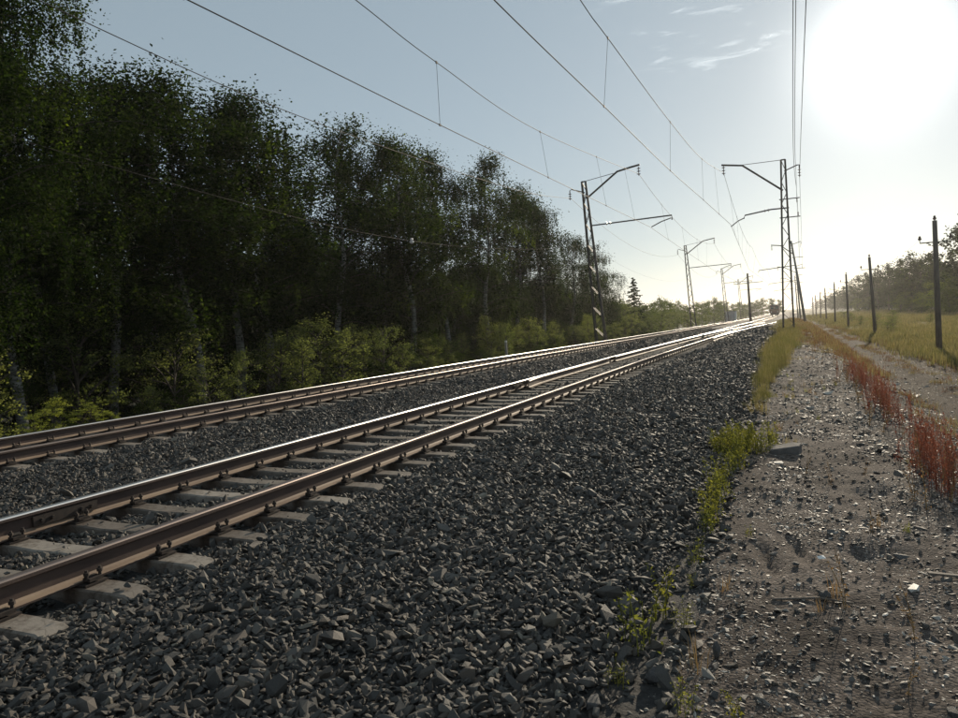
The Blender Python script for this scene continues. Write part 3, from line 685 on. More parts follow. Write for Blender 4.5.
def leaves(name, C, size, mat, r, droop=0.3, asp=0.62):
    n = len(C); a = r.normal(size=(n, 3)); a[:, 2] = a[:, 2] * 0.8 - droop; a /= np.linalg.norm(a, axis=1)[:, None]
    b = r.normal(size=(n, 3)); b -= (b * a).sum(1)[:, None] * a; b /= np.linalg.norm(b, axis=1)[:, None]
    s = size * r.uniform(0.6, 1.35, (n, 1))
    nrm = np.cross(a, b) * s * 0.12
    V = np.stack([C - a * s * 0.5, C + b * s * asp * 0.5 + nrm, C + a * s * 0.5, C - b * s * asp * 0.5 + nrm], 1).reshape(-1, 3)
    F = np.arange(4 * n).reshape(n, 4); return np_mesh(name, V, F, mat)
def tree_meshes(seed, H, Rc, z_lo, nl, size, leafm, barkm, limbs=26, drp=0.6, clump=0.32, lean=0.4, top=1.0, kd=3.2):
    r = np.random.default_rng(seed); b = MB()
    tx = lambda z: np.array([lean * (z / H) ** 1.5 * math.cos(seed) + 0.12 * math.sin(z * 0.9 + seed), lean * (z / H) ** 1.5 * math.sin(seed) + 0.12 * math.cos(z * 0.7 + seed), z])
    zs = np.linspace(-0.4, H * 0.97, 12); r0 = 0.0105 * H
    b.tube([tuple(tx(max(z, 0)) if z > 0 else (tx(0)[0], tx(0)[1], z)) for z in zs], [r0 * (1 - 0.93 * max(z, 0) / H) + 0.008 for z in zs], 7)
    C = []; clumps = []
    for i in range(limbs):
        t = z_lo + (0.97 - z_lo) * (i + r.uniform(0, 1)) / limbs; z = t * H
        az = i * 2.4 + r.uniform(-0.5, 0.5); u = (t - z_lo) / (1 - z_lo)
        L = Rc * (0.35 + 0.9 * math.sin(min(1, u * 0.9 + 0.12) * math.pi) ** 0.8) * r.uniform(0.55, 1.2) * (1 if u < .85 else .7)
        up = r.uniform(0.5, 1.1) * top; p0 = tx(z); d = np.array([math.cos(az), math.sin(az), 0])
        pts = [p0 + d * L * s + np.array([0, 0, L * (up * s - 0.62 * s * s)]) for s in (0, 0.25, 0.5, 0.75, 1.0)]
        b.tube([tuple(q) for q in pts], [max(0.008, 0.3 * r0 * (1 - t) + 0.02) * k for k in (1, .8, .6, .35, .12)], 4, mi=1, cap=False)
        nk = max(2, int(L * kd))
        for k in range(nk):
            s = 0.25 + 0.8 * (k + r.uniform(0, 1)) / nk
            q = p0 + d * L * s + np.array([0, 0, L * (up * s - 0.62 * s * s)]) + r.normal(0, 0.16 * Rc / 1.6, 3)
            clumps.append((q, r.uniform(0.5, 1.4)))
    for k in range(5): clumps.append((tx(H * (0.9 + 0.025 * k)) + r.normal(0, 0.12, 3), 0.5))
    w = np.array([c[1] for c in clumps]); w /= w.sum(); cnt = np.maximum(3, (w * nl).astype(int))
    for (q, wt), m in zip(clumps, cnt):
        g = r.normal(0, clump * (0.6 + 0.4 * wt), (m, 3)); g[:, 2] *= 0.75
        # drooping strands
        st = r.integers(0, 5, m); off = r.normal(0, clump * 0.7, (5, 2)); dl = r.uniform(0.3, 1.0, 5) * drp
        tt = r.uniform(0, 1, m); ms = r.uniform(size=m) < 0.55
        g2 = np.stack([off[st, 0] + r.normal(0, 0.05, m), off[st, 1] + r.normal(0, 0.05, m), -tt * dl[st] * 1.5], 1)
        C.append(q + np.where(ms[:, None], g2, g))
    C = np.concatenate(C)
    return b.mesh('trunk', [barkm, M['dark_bark']], True), leaves('crown', C, size, leafm, r)
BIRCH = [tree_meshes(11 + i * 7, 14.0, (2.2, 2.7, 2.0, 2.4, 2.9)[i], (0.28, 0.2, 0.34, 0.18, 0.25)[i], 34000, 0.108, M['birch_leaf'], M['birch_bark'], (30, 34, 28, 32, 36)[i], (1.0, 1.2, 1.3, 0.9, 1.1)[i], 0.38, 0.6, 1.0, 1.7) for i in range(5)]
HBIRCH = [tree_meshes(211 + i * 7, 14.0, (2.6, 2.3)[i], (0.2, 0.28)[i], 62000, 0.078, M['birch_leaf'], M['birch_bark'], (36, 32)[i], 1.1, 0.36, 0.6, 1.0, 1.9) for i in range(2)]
M['lit_leaf'] = leaf_mat('lit_leaf', (0.17, 0.20, 0.06), (0.32, 0.35, 0.12), 0.55, (1.2, 1.25, 0.6), (1.4, 1.4, 0.5))  # brighter copy of the bush leaf, sunlight put into its colour
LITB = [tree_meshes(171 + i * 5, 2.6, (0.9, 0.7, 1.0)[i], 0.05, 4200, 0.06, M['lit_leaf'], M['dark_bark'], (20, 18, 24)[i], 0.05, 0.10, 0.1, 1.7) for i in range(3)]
BUSH = [tree_meshes(71 + i * 5, 2.6, (0.8, 0.6, 1.0)[i], 0.05, 3600, 0.055, M['bush_leaf'], M['dark_bark'], (20, 18, 24)[i], 0.12, 0.11, 0.1, 1.5) for i in range(3)]
LOW = [tree_meshes(91 + i * 5, 8.0, (2.0, 2.5, 1.7)[i], 0.08, 3800, 0.26, M['far_leaf'], M['dark_bark'], (22, 24, 20)[i], 0.4, 0.36, 0.3) for i in range(3)]
FARD = [tree_meshes(131 + i * 5, 14.0, (2.6, 3.0, 2.2)[i], 0.10, 3600, 0.36, M['birch_leaf'], M['dark_bark'], (24, 26, 22)[i], 0.6, 0.45, 0.3) for i in range(3)]
# spruce
def spruce_meshes(seed, H, Rb, nl, size):
    r = np.random.default_rng(seed); b = MB(); b.tube([(0, 0, -0.3), (0, 0, H * 0.5), (0, 0, H)], [0.13, 0.08, 0.01], 7)
    C = []
    for i in range(60):
        t = (i + r.uniform(0, 1)) / 60; z = H * (0.06 + 0.94 * t); L = Rb * (1 - t) ** 0.85 * r.uniform(0.7, 1.2) + 0.12; az = i * 2.4
        m = int(nl / 60 * (1.3 - t)); s = r.uniform(0.05, 1, m) ** 0.7
        p = np.stack([np.cos(az) * L * s, np.sin(az) * L * s, z - 0.25 * L * s ** 1.5 + 0.1 * L * s ** 4], 1) + r.normal(0, 0.06 + 0.09 * L, (m, 3)) * [1, 1, 0.5]
        C.append(p); b.tube([(0, 0, z), (math.cos(az) * L * .9, math.sin(az) * L * .9, z - 0.25 * L)], [0.02, 0.006], 4, cap=False)
    return b.mesh('trunk', [M['dark_bark']], True), leaves('crown', np.concatenate(C), size, M['spruce_leaf'], r)
SPRUCE = spruce_meshes(5, 10.5, 2.1, 4200, 0.28)
def place_tree(kind, meshes, x, y, s, rz, label, cat='tree', group=None, sz=None, z=None):
    r = thing(kind, label, cat, (x, y, (gz(x, y) if z is None else z) - 0.05), rz, group)
    r.scale = (s, s, sz or s)
    link('trunk', meshes[0], r); link('crown', meshes[1], r); return r
def from_px(px, X):   # pixel column (at horizon height) -> y for lateral distance X
    d = X / ((790 - px) * 0.00125); return (d - X * 0.391) / 0.9205
NUM = ['first', 'second', 'third', 'fourth', 'fifth', 'sixth', 'seventh', 'eighth', 'ninth', 'tenth', 'eleventh', 'twelfth', 'thirteenth', 'fourteenth', 'fifteenth', 'sixteenth', 'seventeenth', 'eighteenth', 'nineteenth', 'twentieth', 'twenty-first', 'twenty-second', 'twenty-third', 'twenty-fourth', 'twenty-fifth', 'twenty-sixth']
front = [(-70, -140, 18.5), (-30, -60, 18), (12, -35, 19.5), (48, 48, 21), (85, 96, 24), (112, 66, 21.5), (150, 74, 22.5), (196, 62, 20.5), (236, 80, 22), (268, 92, 21.5), (312, 190, 24), (340, 106, 22), (382, 128, 23), (414, 124, 20.5), (447, 136, 22), (487, 142, 21), (518, 172, 23), (546, 186, 21), (572, 222, 22), (592, 236, 24), (604, 262, 22)]
for i, (px, py, X) in enumerate(front):
    y = from_px(px, X); d = y * 0.9205 + X * 0.391; hy = 309 + (790 - px) * 0.0559
    g = gz(-X, y); top = CAM_Z + (hy - py - (16 if i >= 6 else 4)) * d / 737.0; H = max(5, top - g)
    s = H / 14.0; w = min(1.15, max(0.6, s * 1.15))
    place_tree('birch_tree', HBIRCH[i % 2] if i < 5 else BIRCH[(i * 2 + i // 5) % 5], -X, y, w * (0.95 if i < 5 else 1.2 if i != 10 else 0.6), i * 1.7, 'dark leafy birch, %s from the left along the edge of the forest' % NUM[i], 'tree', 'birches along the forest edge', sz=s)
# second and third rows: individual trees standing deeper
k = 0
for X, ys, hh in ((27, np.arange(2, 108, 4.2), 0.66), (31, np.arange(4, 112, 4.4), 0.68)):
    for y in ys:
        y = y + rng.uniform(-1.5, 1.5); xx = -X + rng.uniform(-1.5, 1.5)
        if 15 < y < 29: continue
        s = hh * rng.uniform(0.85, 1.08) * (1 - 0.12 * sstep(60, 110, y))
        place_tree('birch_tree', BIRCH[k % 5], xx, y, 0.95, k * 2.1, 'dark birch standing deeper in the forest behind the front row', 'tree', 'birches deeper in the forest', sz=float(s)); k += 1
# bright bushes and saplings at the forest edge
def bush_at(px, py_top, X, label, mi, wide=1.0, group='bushes along the forest edge'):
    y = from_px(px, X); d = y * 0.9205 + X * 0.391; hy = 309 + (790 - px) * 0.0559; g = gz(-X, y)
    H = max(0.5, CAM_Z + (hy - py_top) * d / 737.0 - g); s = H / 2.7
    return place_tree('bush', (LITB if mi < 4 else BUSH)[mi % 3], -X, y, s * wide, px * 0.3, label, 'bush', group, sz=s)
BL = [(28, 412, 14.8, 'small yellow-green bush, leftmost of those just behind the farther track'), (52, 397, 15.0, 'bright yellow-green bush just behind the farther track, taller of the clump at its left end'), (84, 402, 15.0, 'low bright bush just right of the tallest one behind the farther track'), (106, 410, 14.9, 'lowest bright sprig at the right end of the clump behind the farther track'),
      (240, 350, 17.0, 'bushy sapling in deep shade below the birches'), (275, 335, 18.5, 'dim green sapling beside a thin birch trunk'), (318, 318, 18, 'broad pale green sapling in front of the birches'), (345, 330, 17.2, 'pale green bushy sapling left of the cone-shaped one'), (385, 326, 17.5, 'cone-shaped bright sapling behind the farther track'), (402, 346, 16.8, 'short bright sapling right of the cone-shaped one'),
      (300, 340, 16.8, 'low shrub between saplings at the forest edge'), (205, 365, 17, 'dim shrub low at the forest edge'), (430, 356, 17, 'small grey-green shrub right of the saplings'), (452, 354, 17.2, 'small weed-like shrub at the embankment foot'), (488, 350, 18, 'bright low shrub left of the little marker post'), (512, 346, 20, 'dim shrub behind the marker post'), (545, 335, 20, 'shrub at the foot of the dark trees left of the leaning mast'), (575, 325, 20, 'tall shrub directly left of the leaning lattice mast'),
      (148, 385, 17.5, 'dark shrub beneath the white birch trunk'), (-10, 345, 17, 'bush cut off by the edge of the picture'), (175, 330, 18.5, 'dim sapling under the birches'), (80, 300, 19.5, 'lit sapling in the dark of the forest')]
for i, (px, py, X, lb) in enumerate(BL): bush_at(px, py, X, lb, i, 1.35 if i in (1, 2, 6, 7) else 1.05)
# low bushes lining the embankment foot further on
for i, px in enumerate(list(range(615, 750, 9))):
    X = 17.5 + (i * 37 % 5) * 0.5; y = from_px(px, X)
    place_tree('bush', BUSH[i % 3], -X, y, 1.0 + 0.25 * (i % 3), i * 1.3, 'low roadside bush along the far embankment beyond the leaning mast', 'bush', 'bushes along the far embankment')
# scrubby trees left of the track in the distance
j = 0
for px in list(range(606, 752, 6)):
    X = 24 + (j * 53 % 7) * 1.4; y = from_px(px, X); d = y * 0.9205 + X * 0.391; hy = 309 + (790 - px) * 0.0559
    top = 301 + 3 * math.sin(px * 0.13) + (j % 3) * 1.5
    if px > 725: top = 302 + (j % 2) * 2
    g = gz(-X, y); H = max(3, CAM_Z + (hy - top) * d / 737.0 - g); s = H / 8.0
    place_tree('scrub_tree', LOW[j % 3], -X, y, max(s, 0.8) * 1.1, j * 1.9, 'green scrubby tree in the low row beyond the leaning mast', 'tree', 'scrubby trees left of the far tracks', sz=s); j += 1
for (px, pt, X, mi, lb) in ((622, 306, 22, 0, 'yellow-green tree lit at the foot of the spruce'), (668, 312, 21, 1, 'short light green tree in front of the scrub row')):
    y = from_px(px, X); d = y * 0.9205 + X * 0.391; g = gz(-X, y); H = CAM_Z + (309 + (790 - px) * 0.0559 - pt) * d / 737 - g
    place_tree('scrub_tree', (BUSH[2][0], BUSH[2][1]), -X, y, H / 2.7 * 1.2, 1.0, lb, 'tree', sz=H / 2.7)
X = 22; y = from_px(635, X); d = y * 0.9205 + X * 0.391; g = gz(-X, y); H = CAM_Z + (317.7 - 278) * d / 737 - g
place_tree('spruce_tree', SPRUCE, -X, y, H / 10.5 * 1.2, 0, 'pointed spruce rising above the low scrub beyond the leaning mast', 'tree', sz=H / 10.5)
# far-off clumps beyond the track's end
for i, (x, y, s) in enumerate(((-27, 330, 1.1), (-30, 350, 1.0), (-18, 420, 1.1), (-13, 425, 1.15), (-22, 425, 1.0), (-9, 430, 1.1), (-16, 432, 1.15), (-26, 440, 1.1), (-5, 440, 1.0), (-34, 400, 1.1), (-40, 380, 1.1))):
    place_tree('scrub_tree', LOW[i % 3], x, y, s * 1.3, i * 2.0, 'hazy tree standing where the tracks vanish behind the locomotive', 'tree', 'hazy trees behind the locomotive', sz=s)
# forest mass behind: nobody could count it
n = 620; x = -rng.uniform(36, 75, n); y = rng.uniform(-15, 320, n); x = np.where(y > 115, x - 4, x)
hgt = np.where(y > 112, rng.uniform(0.38, 0.5, n), rng.uniform(0.6, 0.78, n)); hgt = np.where((y > 95) & (y < 112), 0.6, hgt)
def joined(pair, name):
    a, b = pair; V = np.concatenate([np.array([v.co for v in a.vertices]), np.array([v.co for v in b.vertices])])
    fa = [tuple(p.vertices) for p in a.polygons]; na = len(a.vertices); fb = [tuple(na + q for q in p.vertices) for p in b.polygons]
    me = bpy.data.meshes.new(name); me.from_pydata(V.tolist(), [], fa + fb); me.materials.append(M['dark_bark']); me.materials.append(b.materials[0])
    me.polygons.foreach_set('material_index', [0] * len(fa) + [1] * len(fb)); return me
FJ = [joined(p, 'far_tree_shape') for p in FARD]
z = np.interp(x, XP, ZP) + zoff(y)
scatter('forest', np.stack([x, y, z], 1), np.stack([x * 0, x * 0, rng.uniform(0, 6.28, n)], 1), np.stack([hgt * 1.15, hgt * 1.15, hgt], 1), rng.integers(0, 3, n), FJ, label='deep forest filling the space behind the birches', cat='forest')
# undergrowth below the trees
UB = [joined(p, 'undergrowth_shape') for p in BUSH]
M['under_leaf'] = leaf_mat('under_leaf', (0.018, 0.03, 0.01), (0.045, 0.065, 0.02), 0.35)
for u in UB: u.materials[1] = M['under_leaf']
n = 620; x = -rng.uniform(16.8, 34, n); y = rng.uniform(-4, 112, n); s = rng.uniform(0.45, 1.15, n) * np.clip((-x - 14) / 6, 0.4, 1.5)
z = ground_z(x, y)
n2 = 42; x2 = -rng.uniform(17.5, 21.5, n2); y2 = rng.uniform(4, 80, n2); s2 = rng.uniform(0.6, 1.5, n2)
SB = [joined(p, 'sapling_shape') for p in BUSH]
scatter('saplings', np.stack([x2, y2, ground_z(x2, y2)], 1), np.stack([x2 * 0, x2 * 0, rng.uniform(0, 6.28, n2)], 1), np.stack([s2 * 0.9, s2 * 0.9, s2], 1), rng.integers(0, 3, n2), SB, label='leafy thicket filling the foot of the birches', cat='thicket')
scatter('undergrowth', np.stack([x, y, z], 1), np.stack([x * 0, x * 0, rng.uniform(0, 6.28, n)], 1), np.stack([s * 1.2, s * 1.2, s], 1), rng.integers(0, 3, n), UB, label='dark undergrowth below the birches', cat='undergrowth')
# right-hand forest along the meadow
def pxr(px, Rl): d = Rl / ((px - 790) * 0.00125); return (d + Rl * 0.391) / 0.9205, d
rt = [(975, 205, 30), (962, 226, 31), (948, 268, 33), (934, 254, 31), (922, 258, 32), (912, 252, 30), (900, 259, 31), (889, 263, 30), (878, 268, 31), (868, 272, 30), (859, 275, 31), (850, 283, 30), (843, 286, 31), (837, 290, 30), (831, 293, 31), (826, 295, 30), (821, 298, 31), (817, 300, 30), (813, 302, 31)]
for i, (px, pt, Rl) in enumerate(rt):
    y, d = pxr(px, Rl); g = gz(Rl, y); H = CAM_Z + ((309 - (px - 790) * 0.0559) - pt) * d / 737 - g; s = H / 14.0
    place_tree('forest_tree', FARD[i % 3], Rl, y, s * 1.25, i * 1.1, 'dark tree, %s from the right at the meadow side forest' % NUM[i], 'tree', 'trees beyond the meadow', sz=s)
    place_tree('forest_tree', FARD[(i + 1) % 3], Rl + 5, y + 4, s * 1.2, i * 1.9, 'tree in the second row beyond the meadow', 'tree', 'second row of trees beyond the meadow', sz=s * 0.95)
for i, (px, pt, Rl) in enumerate(((955, 278, 26), (940, 281, 27), (922, 292, 26), (900, 297, 26), (905, 291, 28), (868, 297, 27), (858, 298, 26), (949, 290, 25))):
    y, d = pxr(px, Rl); g = gz(Rl, y); H = CAM_Z + ((309 - (px - 790) * 0.0559) - pt) * d / 737 - g; s = max(0.25, H / 8.0)
    place_tree('scrub_tree', LOW[i % 3], Rl, y, s * 1.5, i * 1.1, 'sunlit round shrub at the foot of the meadow side forest', 'shrub', 'shrubs at the foot of the meadow side forest', sz=s)
n = 360; y = rng.uniform(100, 900, n); x = rng.uniform(38, 90, n); s = rng.uniform(0.8, 1.0, n)
scatter('far_forest', np.stack([x, y, np.interp(x, XP, ZP) + zoff(y)], 1), np.stack([x * 0, x * 0, rng.uniform(0, 6.28, n)], 1), np.stack([s * 1.3, s * 1.3, s], 1), rng.integers(0, 3, n), FJ, label='deep forest beyond the meadow', cat='forest')
for i, (x, y, s) in enumerate(((9.4, 84, 0.75), (12.5, 112, 0.9), (11.0, 114, 0.8), (9.2, 118, 0.7), (10.0, 146, 0.9), (10.8, 182, 1.0), (9.6, 101, 0.5), (15, 100, 0.6), (8.6, 80, 0.55))):
    place_tree('bush', BUSH[i % 3], x, y, s * 1.3, i, 'small dark bush in the meadow near the telegraph poles', 'bush', 'bushes in the meadow', sz=s * 0.8)

# ------------------------------------------------------------------ grass and weeds
M['grass'] = leaf_mat('grass', (0.10, 0.108, 0.045), (0.22, 0.205, 0.095), 0.45, (1.15, 1.15, 0.8))
M['dry_grass'] = leaf_mat('dry_grass', (0.17, 0.155, 0.075), (0.33, 0.29, 0.16), 0.45, (1.1, 1.05, 0.85))
M['weed'] = leaf_mat('weed', (0.13, 0.14, 0.042), (0.27, 0.27, 0.085), 0.5, (1.3, 1.3, 0.6))
M['dock'] = leaf_mat('dock', (0.185, 0.066, 0.05), (0.35, 0.145, 0.105), 0.35, (1.2, 1.0, 0.85))
M['brown'] = leaf_mat('brown_stalk', (0.12, 0.06, 0.04), (0.24, 0.13, 0.085), 0.35, (1.1, 1.0, 0.9))
M['straw'] = leaf_mat('straw', (0.22, 0.15, 0.08), (0.36, 0.25, 0.13), 0.3, (1.1, 1.0, 0.9))
def tuft(name, seed, n, h, spread, w, mat, lean=0.35):
    r = np.random.default_rng(seed); V = []; F = []
    for i in range(n):
        a = r.uniform(0, 6.28); p = np.array([r.normal(0, spread), r.normal(0, spread), -0.01]); L = h * r.uniform(0.45, 1.1)
        d = np.array([math.cos(a), math.sin(a), 0]) * r.uniform(0, lean); sd_ = np.array([-math.sin(a), math.cos(a), 0]) * w
        q = p + np.array([d[0] * L * 0.35, d[1] * L * 0.35, L * 0.6]); t = p + np.array([d[0] * L, d[1] * L, L])
        o = len(V); V += [p - sd_, p + sd_, q + sd_ * 0.8, q - sd_ * 0.8, t + sd_ * 0.15, t - sd_ * 0.15]; F += [(o, o+1, o+2, o+3), (o+3, o+2, o+4, o+5)]
    return np_mesh(name, np.array(V), np.array(F), mat)
GT = [tuft('grass_shape', 300 + i, 26, 0.42, 0.09, 0.0045, M['grass' if i % 2 else 'dry_grass']) for i in range(4)]
GM = [tuft('grass_shape', 320 + i, 34, 0.27, 0.30, 0.010, M[('grass', 'dry_grass', 'dry_grass', 'dry_grass')[i]]) for i in range(4)]
def grass_scatter(name, x, y, s, protos, label, parent=None):
    n = len(x)
    return scatter(name, np.stack([x, y, ground_z(x, y)], 1), np.stack([rng.normal(0, .08, n), rng.normal(0, .08, n), rng.uniform(0, 6.28, n)], 1), np.stack([s, s, s * rng.uniform(0.8, 1.2, n)], 1), rng.integers(0, len(protos), n), protos, label=label, cat='grass')
ST = [tuft('grass_shape', 360 + i, 26, 0.42, 0.30, 0.012, M[('straw', 'dry_grass', 'brown')[i]]) for i in range(3)]
# strip between ballast and path
xs, ys_, ss = [], [], []
y = np.concatenate([12 + 12 * rng.uniform(0, 1, 500) ** 0.7, rng.uniform(20, 70, 2500), rng.uniform(60, 160, 1500)]); n = len(y)
cx = -0.58 + 0.35 * sstep(20, 50, y); wd = 0.09 + 0.20 * sstep(14, 40, y) + 0.5 * sstep(50, 100, y)
x = cx + rng.normal(0, 1, n) * wd
kx = rng.uniform(size=n) < (0.25 + 0.75 * (fbm(x * 1.6, y * 0.6, 3, 41) > 0.47)) * (0.3 + 0.7 * sstep(12, 20, y))
grass_scatter('grass', x[kx], y[kx], rng.uniform(0.45, 1.1, n)[kx] * (0.55 + 0.45 * sstep(15, 30, y[kx])), GT, 'strip of tall yellow-green grass between the ballast and the path')
# meadow grass
n = 26000; u = rng.uniform(0, 1, n); y = 22 + 330 * u ** 1.8; x = 6.3 + np.abs(rng.normal(0, 1, n)) * (6 + y * 0.09); kx = (x < 34) & inview(x, y)
x, y = x[kx], y[kx]; x = x + (fbm(y * 0.3, y * 0, 3, 51) - 0.5) * 1.6
pt_ = fbm(x * 0.25, y * 0.12, 4, 52); kx = rng.uniform(size=len(x)) < sstep(0.30, 0.52, pt_) * 0.85 + 0.15; x, y, pt_ = x[kx], y[kx], pt_[kx]
grass_scatter('meadow_grass', x, y, rng.uniform(0.5, 1.3, len(x)) * (1 + y / 180) * (0.6 + 0.9 * pt_), GM, 'rough yellowing grass covering the meadow')
n = 2600; y = 9 + 130 * rng.uniform(0, 1, n) ** 1.4; x = rng.choice([2.95, 6.15], n) + rng.normal(0, 0.3, n); k_ = fbm(x * 0.9, y * 0.35, 3, 66) > 0.43
grass_scatter('edge_grass', x[k_], y[k_], rng.uniform(0.2, 0.6, k_.sum()) * (0.7 + y[k_] / 150), ST, 'ragged dry grass along the edges of the dirt road')
# slope and road-edge grass
y = rng.uniform(20, 160, 2600); x = rng.uniform(1.5, 3.1, 2600); k_ = rng.uniform(size=2600) < sstep(18, 60, y) * 0.8
grass_scatter('slope_grass', x[k_], y[k_], rng.uniform(0.4, 0.9, k_.sum()) * (0.6 + y[k_] / 160), ST, 'dry grass on the slope between the path and the dirt road')
n = 700; y = rng.uniform(24, 100, n); x = -14.6 - np.abs(rng.normal(0, 1.2, n))
grass_scatter('bank_grass', x, y, rng.uniform(0.5, 1.2, n), [GM[0], GM[0]], 'grass on the bank behind the farther track')
n = 3000; y = 24 + 150 * rng.uniform(0, 1, n) ** 1.3; x = rng.uniform(-0.3, 1.7, n); k_ = (fbm(x * 0.9, y * 0.25, 3, 63) > 0.46) & (rng.uniform(size=n) < sstep(22, 60, y))
grass_scatter('path_grass', x[k_], y[k_], rng.uniform(0.25, 0.6, k_.sum()) * (0.7 + y[k_] / 150), ST, 'low dry grass growing over the far part of the path')
n = 600; y = 12 + 130 * rng.uniform(0, 1, n) ** 1.3; x = 4.6 + rng.normal(0, 0.28, n); k_ = fbm(x * 0.9, y * 0.3, 3, 64) > 0.45
grass_scatter('verge_grass', x[k_], y[k_], rng.uniform(0.15, 0.4, k_.sum()) * (0.8 + y[k_] / 150), ST, 'low dry grass in the middle of the dirt road')
# sparse dry sprigs on the path
n = 150; y = rng.uniform(3, 20, n); x = rng.uniform(-0.5, 1.5, n); k_ = fbm(x * 1.6, y * 0.8, 3, 61) > 0.5
SPG = [tuft('sprig_shape', 340 + i, 14, 0.14, 0.025, 0.0025, M[('dry_grass', 'straw', 'weed')[i]], 0.8) for i in range(3)]
grass_scatter('sprigs', x[k_], y[k_], rng.uniform(0.5, 1.1, k_.sum()), SPG, 'sparse dry sprigs on the path')

def weed_meshes(seed, H, n_st, leaf, mat, nl=26, spread=0.05, bushy=0.10):
    r = np.random.default_rng(seed); b = MB(); C = []
    for i in range(n_st):
        a = r.uniform(0, 6.28); p = np.array([r.normal(0, spread), r.normal(0, spread), -0.02]); L = H * r.uniform(0.55, 1.05); d = np.array([math.cos(a), math.sin(a), 0]) * r.uniform(0.05, 0.35)
        pts = [p + d * L * s * s + np.array([0, 0, L * s]) for s in (0, .33, .66, 1)]
        b.tube([tuple(q) for q in pts], [0.003, 0.0025, 0.002, 0.0012], 4, cap=False)
        s = r.uniform(0.12, 1, nl); C.append(p + d * L * (s * s)[:, None] + np.stack([s * 0, s * 0, L * s], 1) + r.normal(0, 1, (nl, 3)) * (bushy * H * (1.15 - s * 0.8))[:, None] * [1, 1, 0.5])
    return b.mesh('stem', [mat], True), leaves('leaves', np.concatenate(C), leaf, mat, r, -0.3, 0.4)
WD = [weed_meshes(400 + i, 0.26, 5, 0.022, M['weed'], 22, 0.03, 0.10) for i in range(3)]
DK = [weed_meshes(420 + i, 0.62, 3, 0.020, M['dock'], 60, 0.05, 0.032) for i in range(3)]
SK = [weed_meshes(440 + i, 0.34, 2, 0.018, M['straw'], 26, 0.01, 0.05) for i in range(2)]
def weed(kind, ms, x, y, s, label, cat, group=None, sz=None):
    r = thing(kind, label, cat, (x, y, gz(x, y)), random.uniform(0, 6.28), group); r.scale = (s, s, sz or s)
    link('stem', ms[0], r); link('leaves', ms[1], r)
WL = [(-0.76, 3.55, 1.35, 'yellow-green weed among large stones at the ballast edge, lowest of the cluster'), (-0.72, 4.0, 1.2, 'yellow-green weed behind the lowest one at the ballast edge'), (-0.58, 3.9, 0.7, 'small sparse weed just right of the yellow-green pair'), (-0.46, 3.02, 0.7, 'thin upright green weed standing on the grit near the lower edge'), (-0.24, 3.0, 0.65, 'thin faded weed right of the dark upright stone'),
      (-0.78, 3.2, 0.6, 'low weed half hidden by ballast stones'), (-0.62, 5.0, 0.75, 'small weed at the ballast edge just below the tall green column'), (-0.60, 4.5, 0.4, 'tiny weed sprouting from the ballast edge'), (-0.33, 5.6, 0.4, 'tiny green tuft on bare grit above the two ruts')]
for i, (x, y, s, lb) in enumerate(WL): weed('weed', WD[i % 3], x, y, s, lb, 'weed')
for i in range(24):
    y = 5.7 + i * 0.17 + random.uniform(-.1, .1); x = -0.62 + random.gauss(0, 0.05)
    weed('weed', WD[i % 3], x, y, random.uniform(0.8, 1.3), 'yellow-green weed in the dense row between ballast and path', 'weed', 'weeds in the row between ballast and path')
for i in range(34):
    x = random.choice((random.uniform(-0.85, -0.2), random.uniform(-0.85, -0.5))); y = 9.4 + random.gauss(0, 0.3)
    weed('weed', WD[i % 3], x, y, random.uniform(0.8, 1.35), 'tall yellow-green weed in the clump behind the concrete block', 'weed', 'weeds in the clump behind the block')
for i in range(185):
    t = random.random(); y = 7.2 + 15 * t ** 1.2 + (6 * random.random() if random.random() < 0.15 else 0); y2 = y; x = 1.28 + 0.30 * t + random.gauss(0, 0.10 + 0.08 * t) + 0.12 * math.sin(y * 1.3)
    if 10.6 < y < 11.5 or 14.6 < y < 15.2: continue
    weed('dock_plant', DK[i % 3], x, y, random.uniform(0.7, 1.1), 'rust-red dock stalk in the row along the crest above the dirt road', 'plant', 'rust-red docks along the crest', sz=random.uniform(0.6, 1.15))
for i in range(36):
    y = 6.5 + 18 * random.random() ** 1.2; x = 1.2 + random.gauss(0, 0.22)
    weed('dry_stalk', SK[i % 2], x, y, random.uniform(0.8, 1.5), 'straw-coloured dry stalk among the red docks on the crest', 'plant', 'dry stalks among the docks', sz=random.uniform(0.8, 1.6))
SKL = [(0.22, 4.45, 1.1, 'tall dry stalk standing beside the dark stones on the path'), (0.52, 4.1, 0.9, 'dry brown stalk near the right edge of the path'), (0.50, 5.9, 0.7, 'reddish dry stalk above the dark patch on the path'), (0.40, 3.5, 0.6, 'short dry stalk low on the path'), (0.30, 7.6, 0.8, 'reddish tuft of dry stalks halfway up the path'), (0.10, 8.1, 0.7, 'orange dry stalk right of the concrete block'), (0.62, 7.9, 0.6, 'short dry stalk near the crest'), (-0.5, 3.3, 0.4, 'small dry stalk by the dark upright stone')]
for i, (x, y, s, lb) in enumerate(SKL): weed('dry_stalk', SK[i % 2], x, y, s, lb, 'plant')

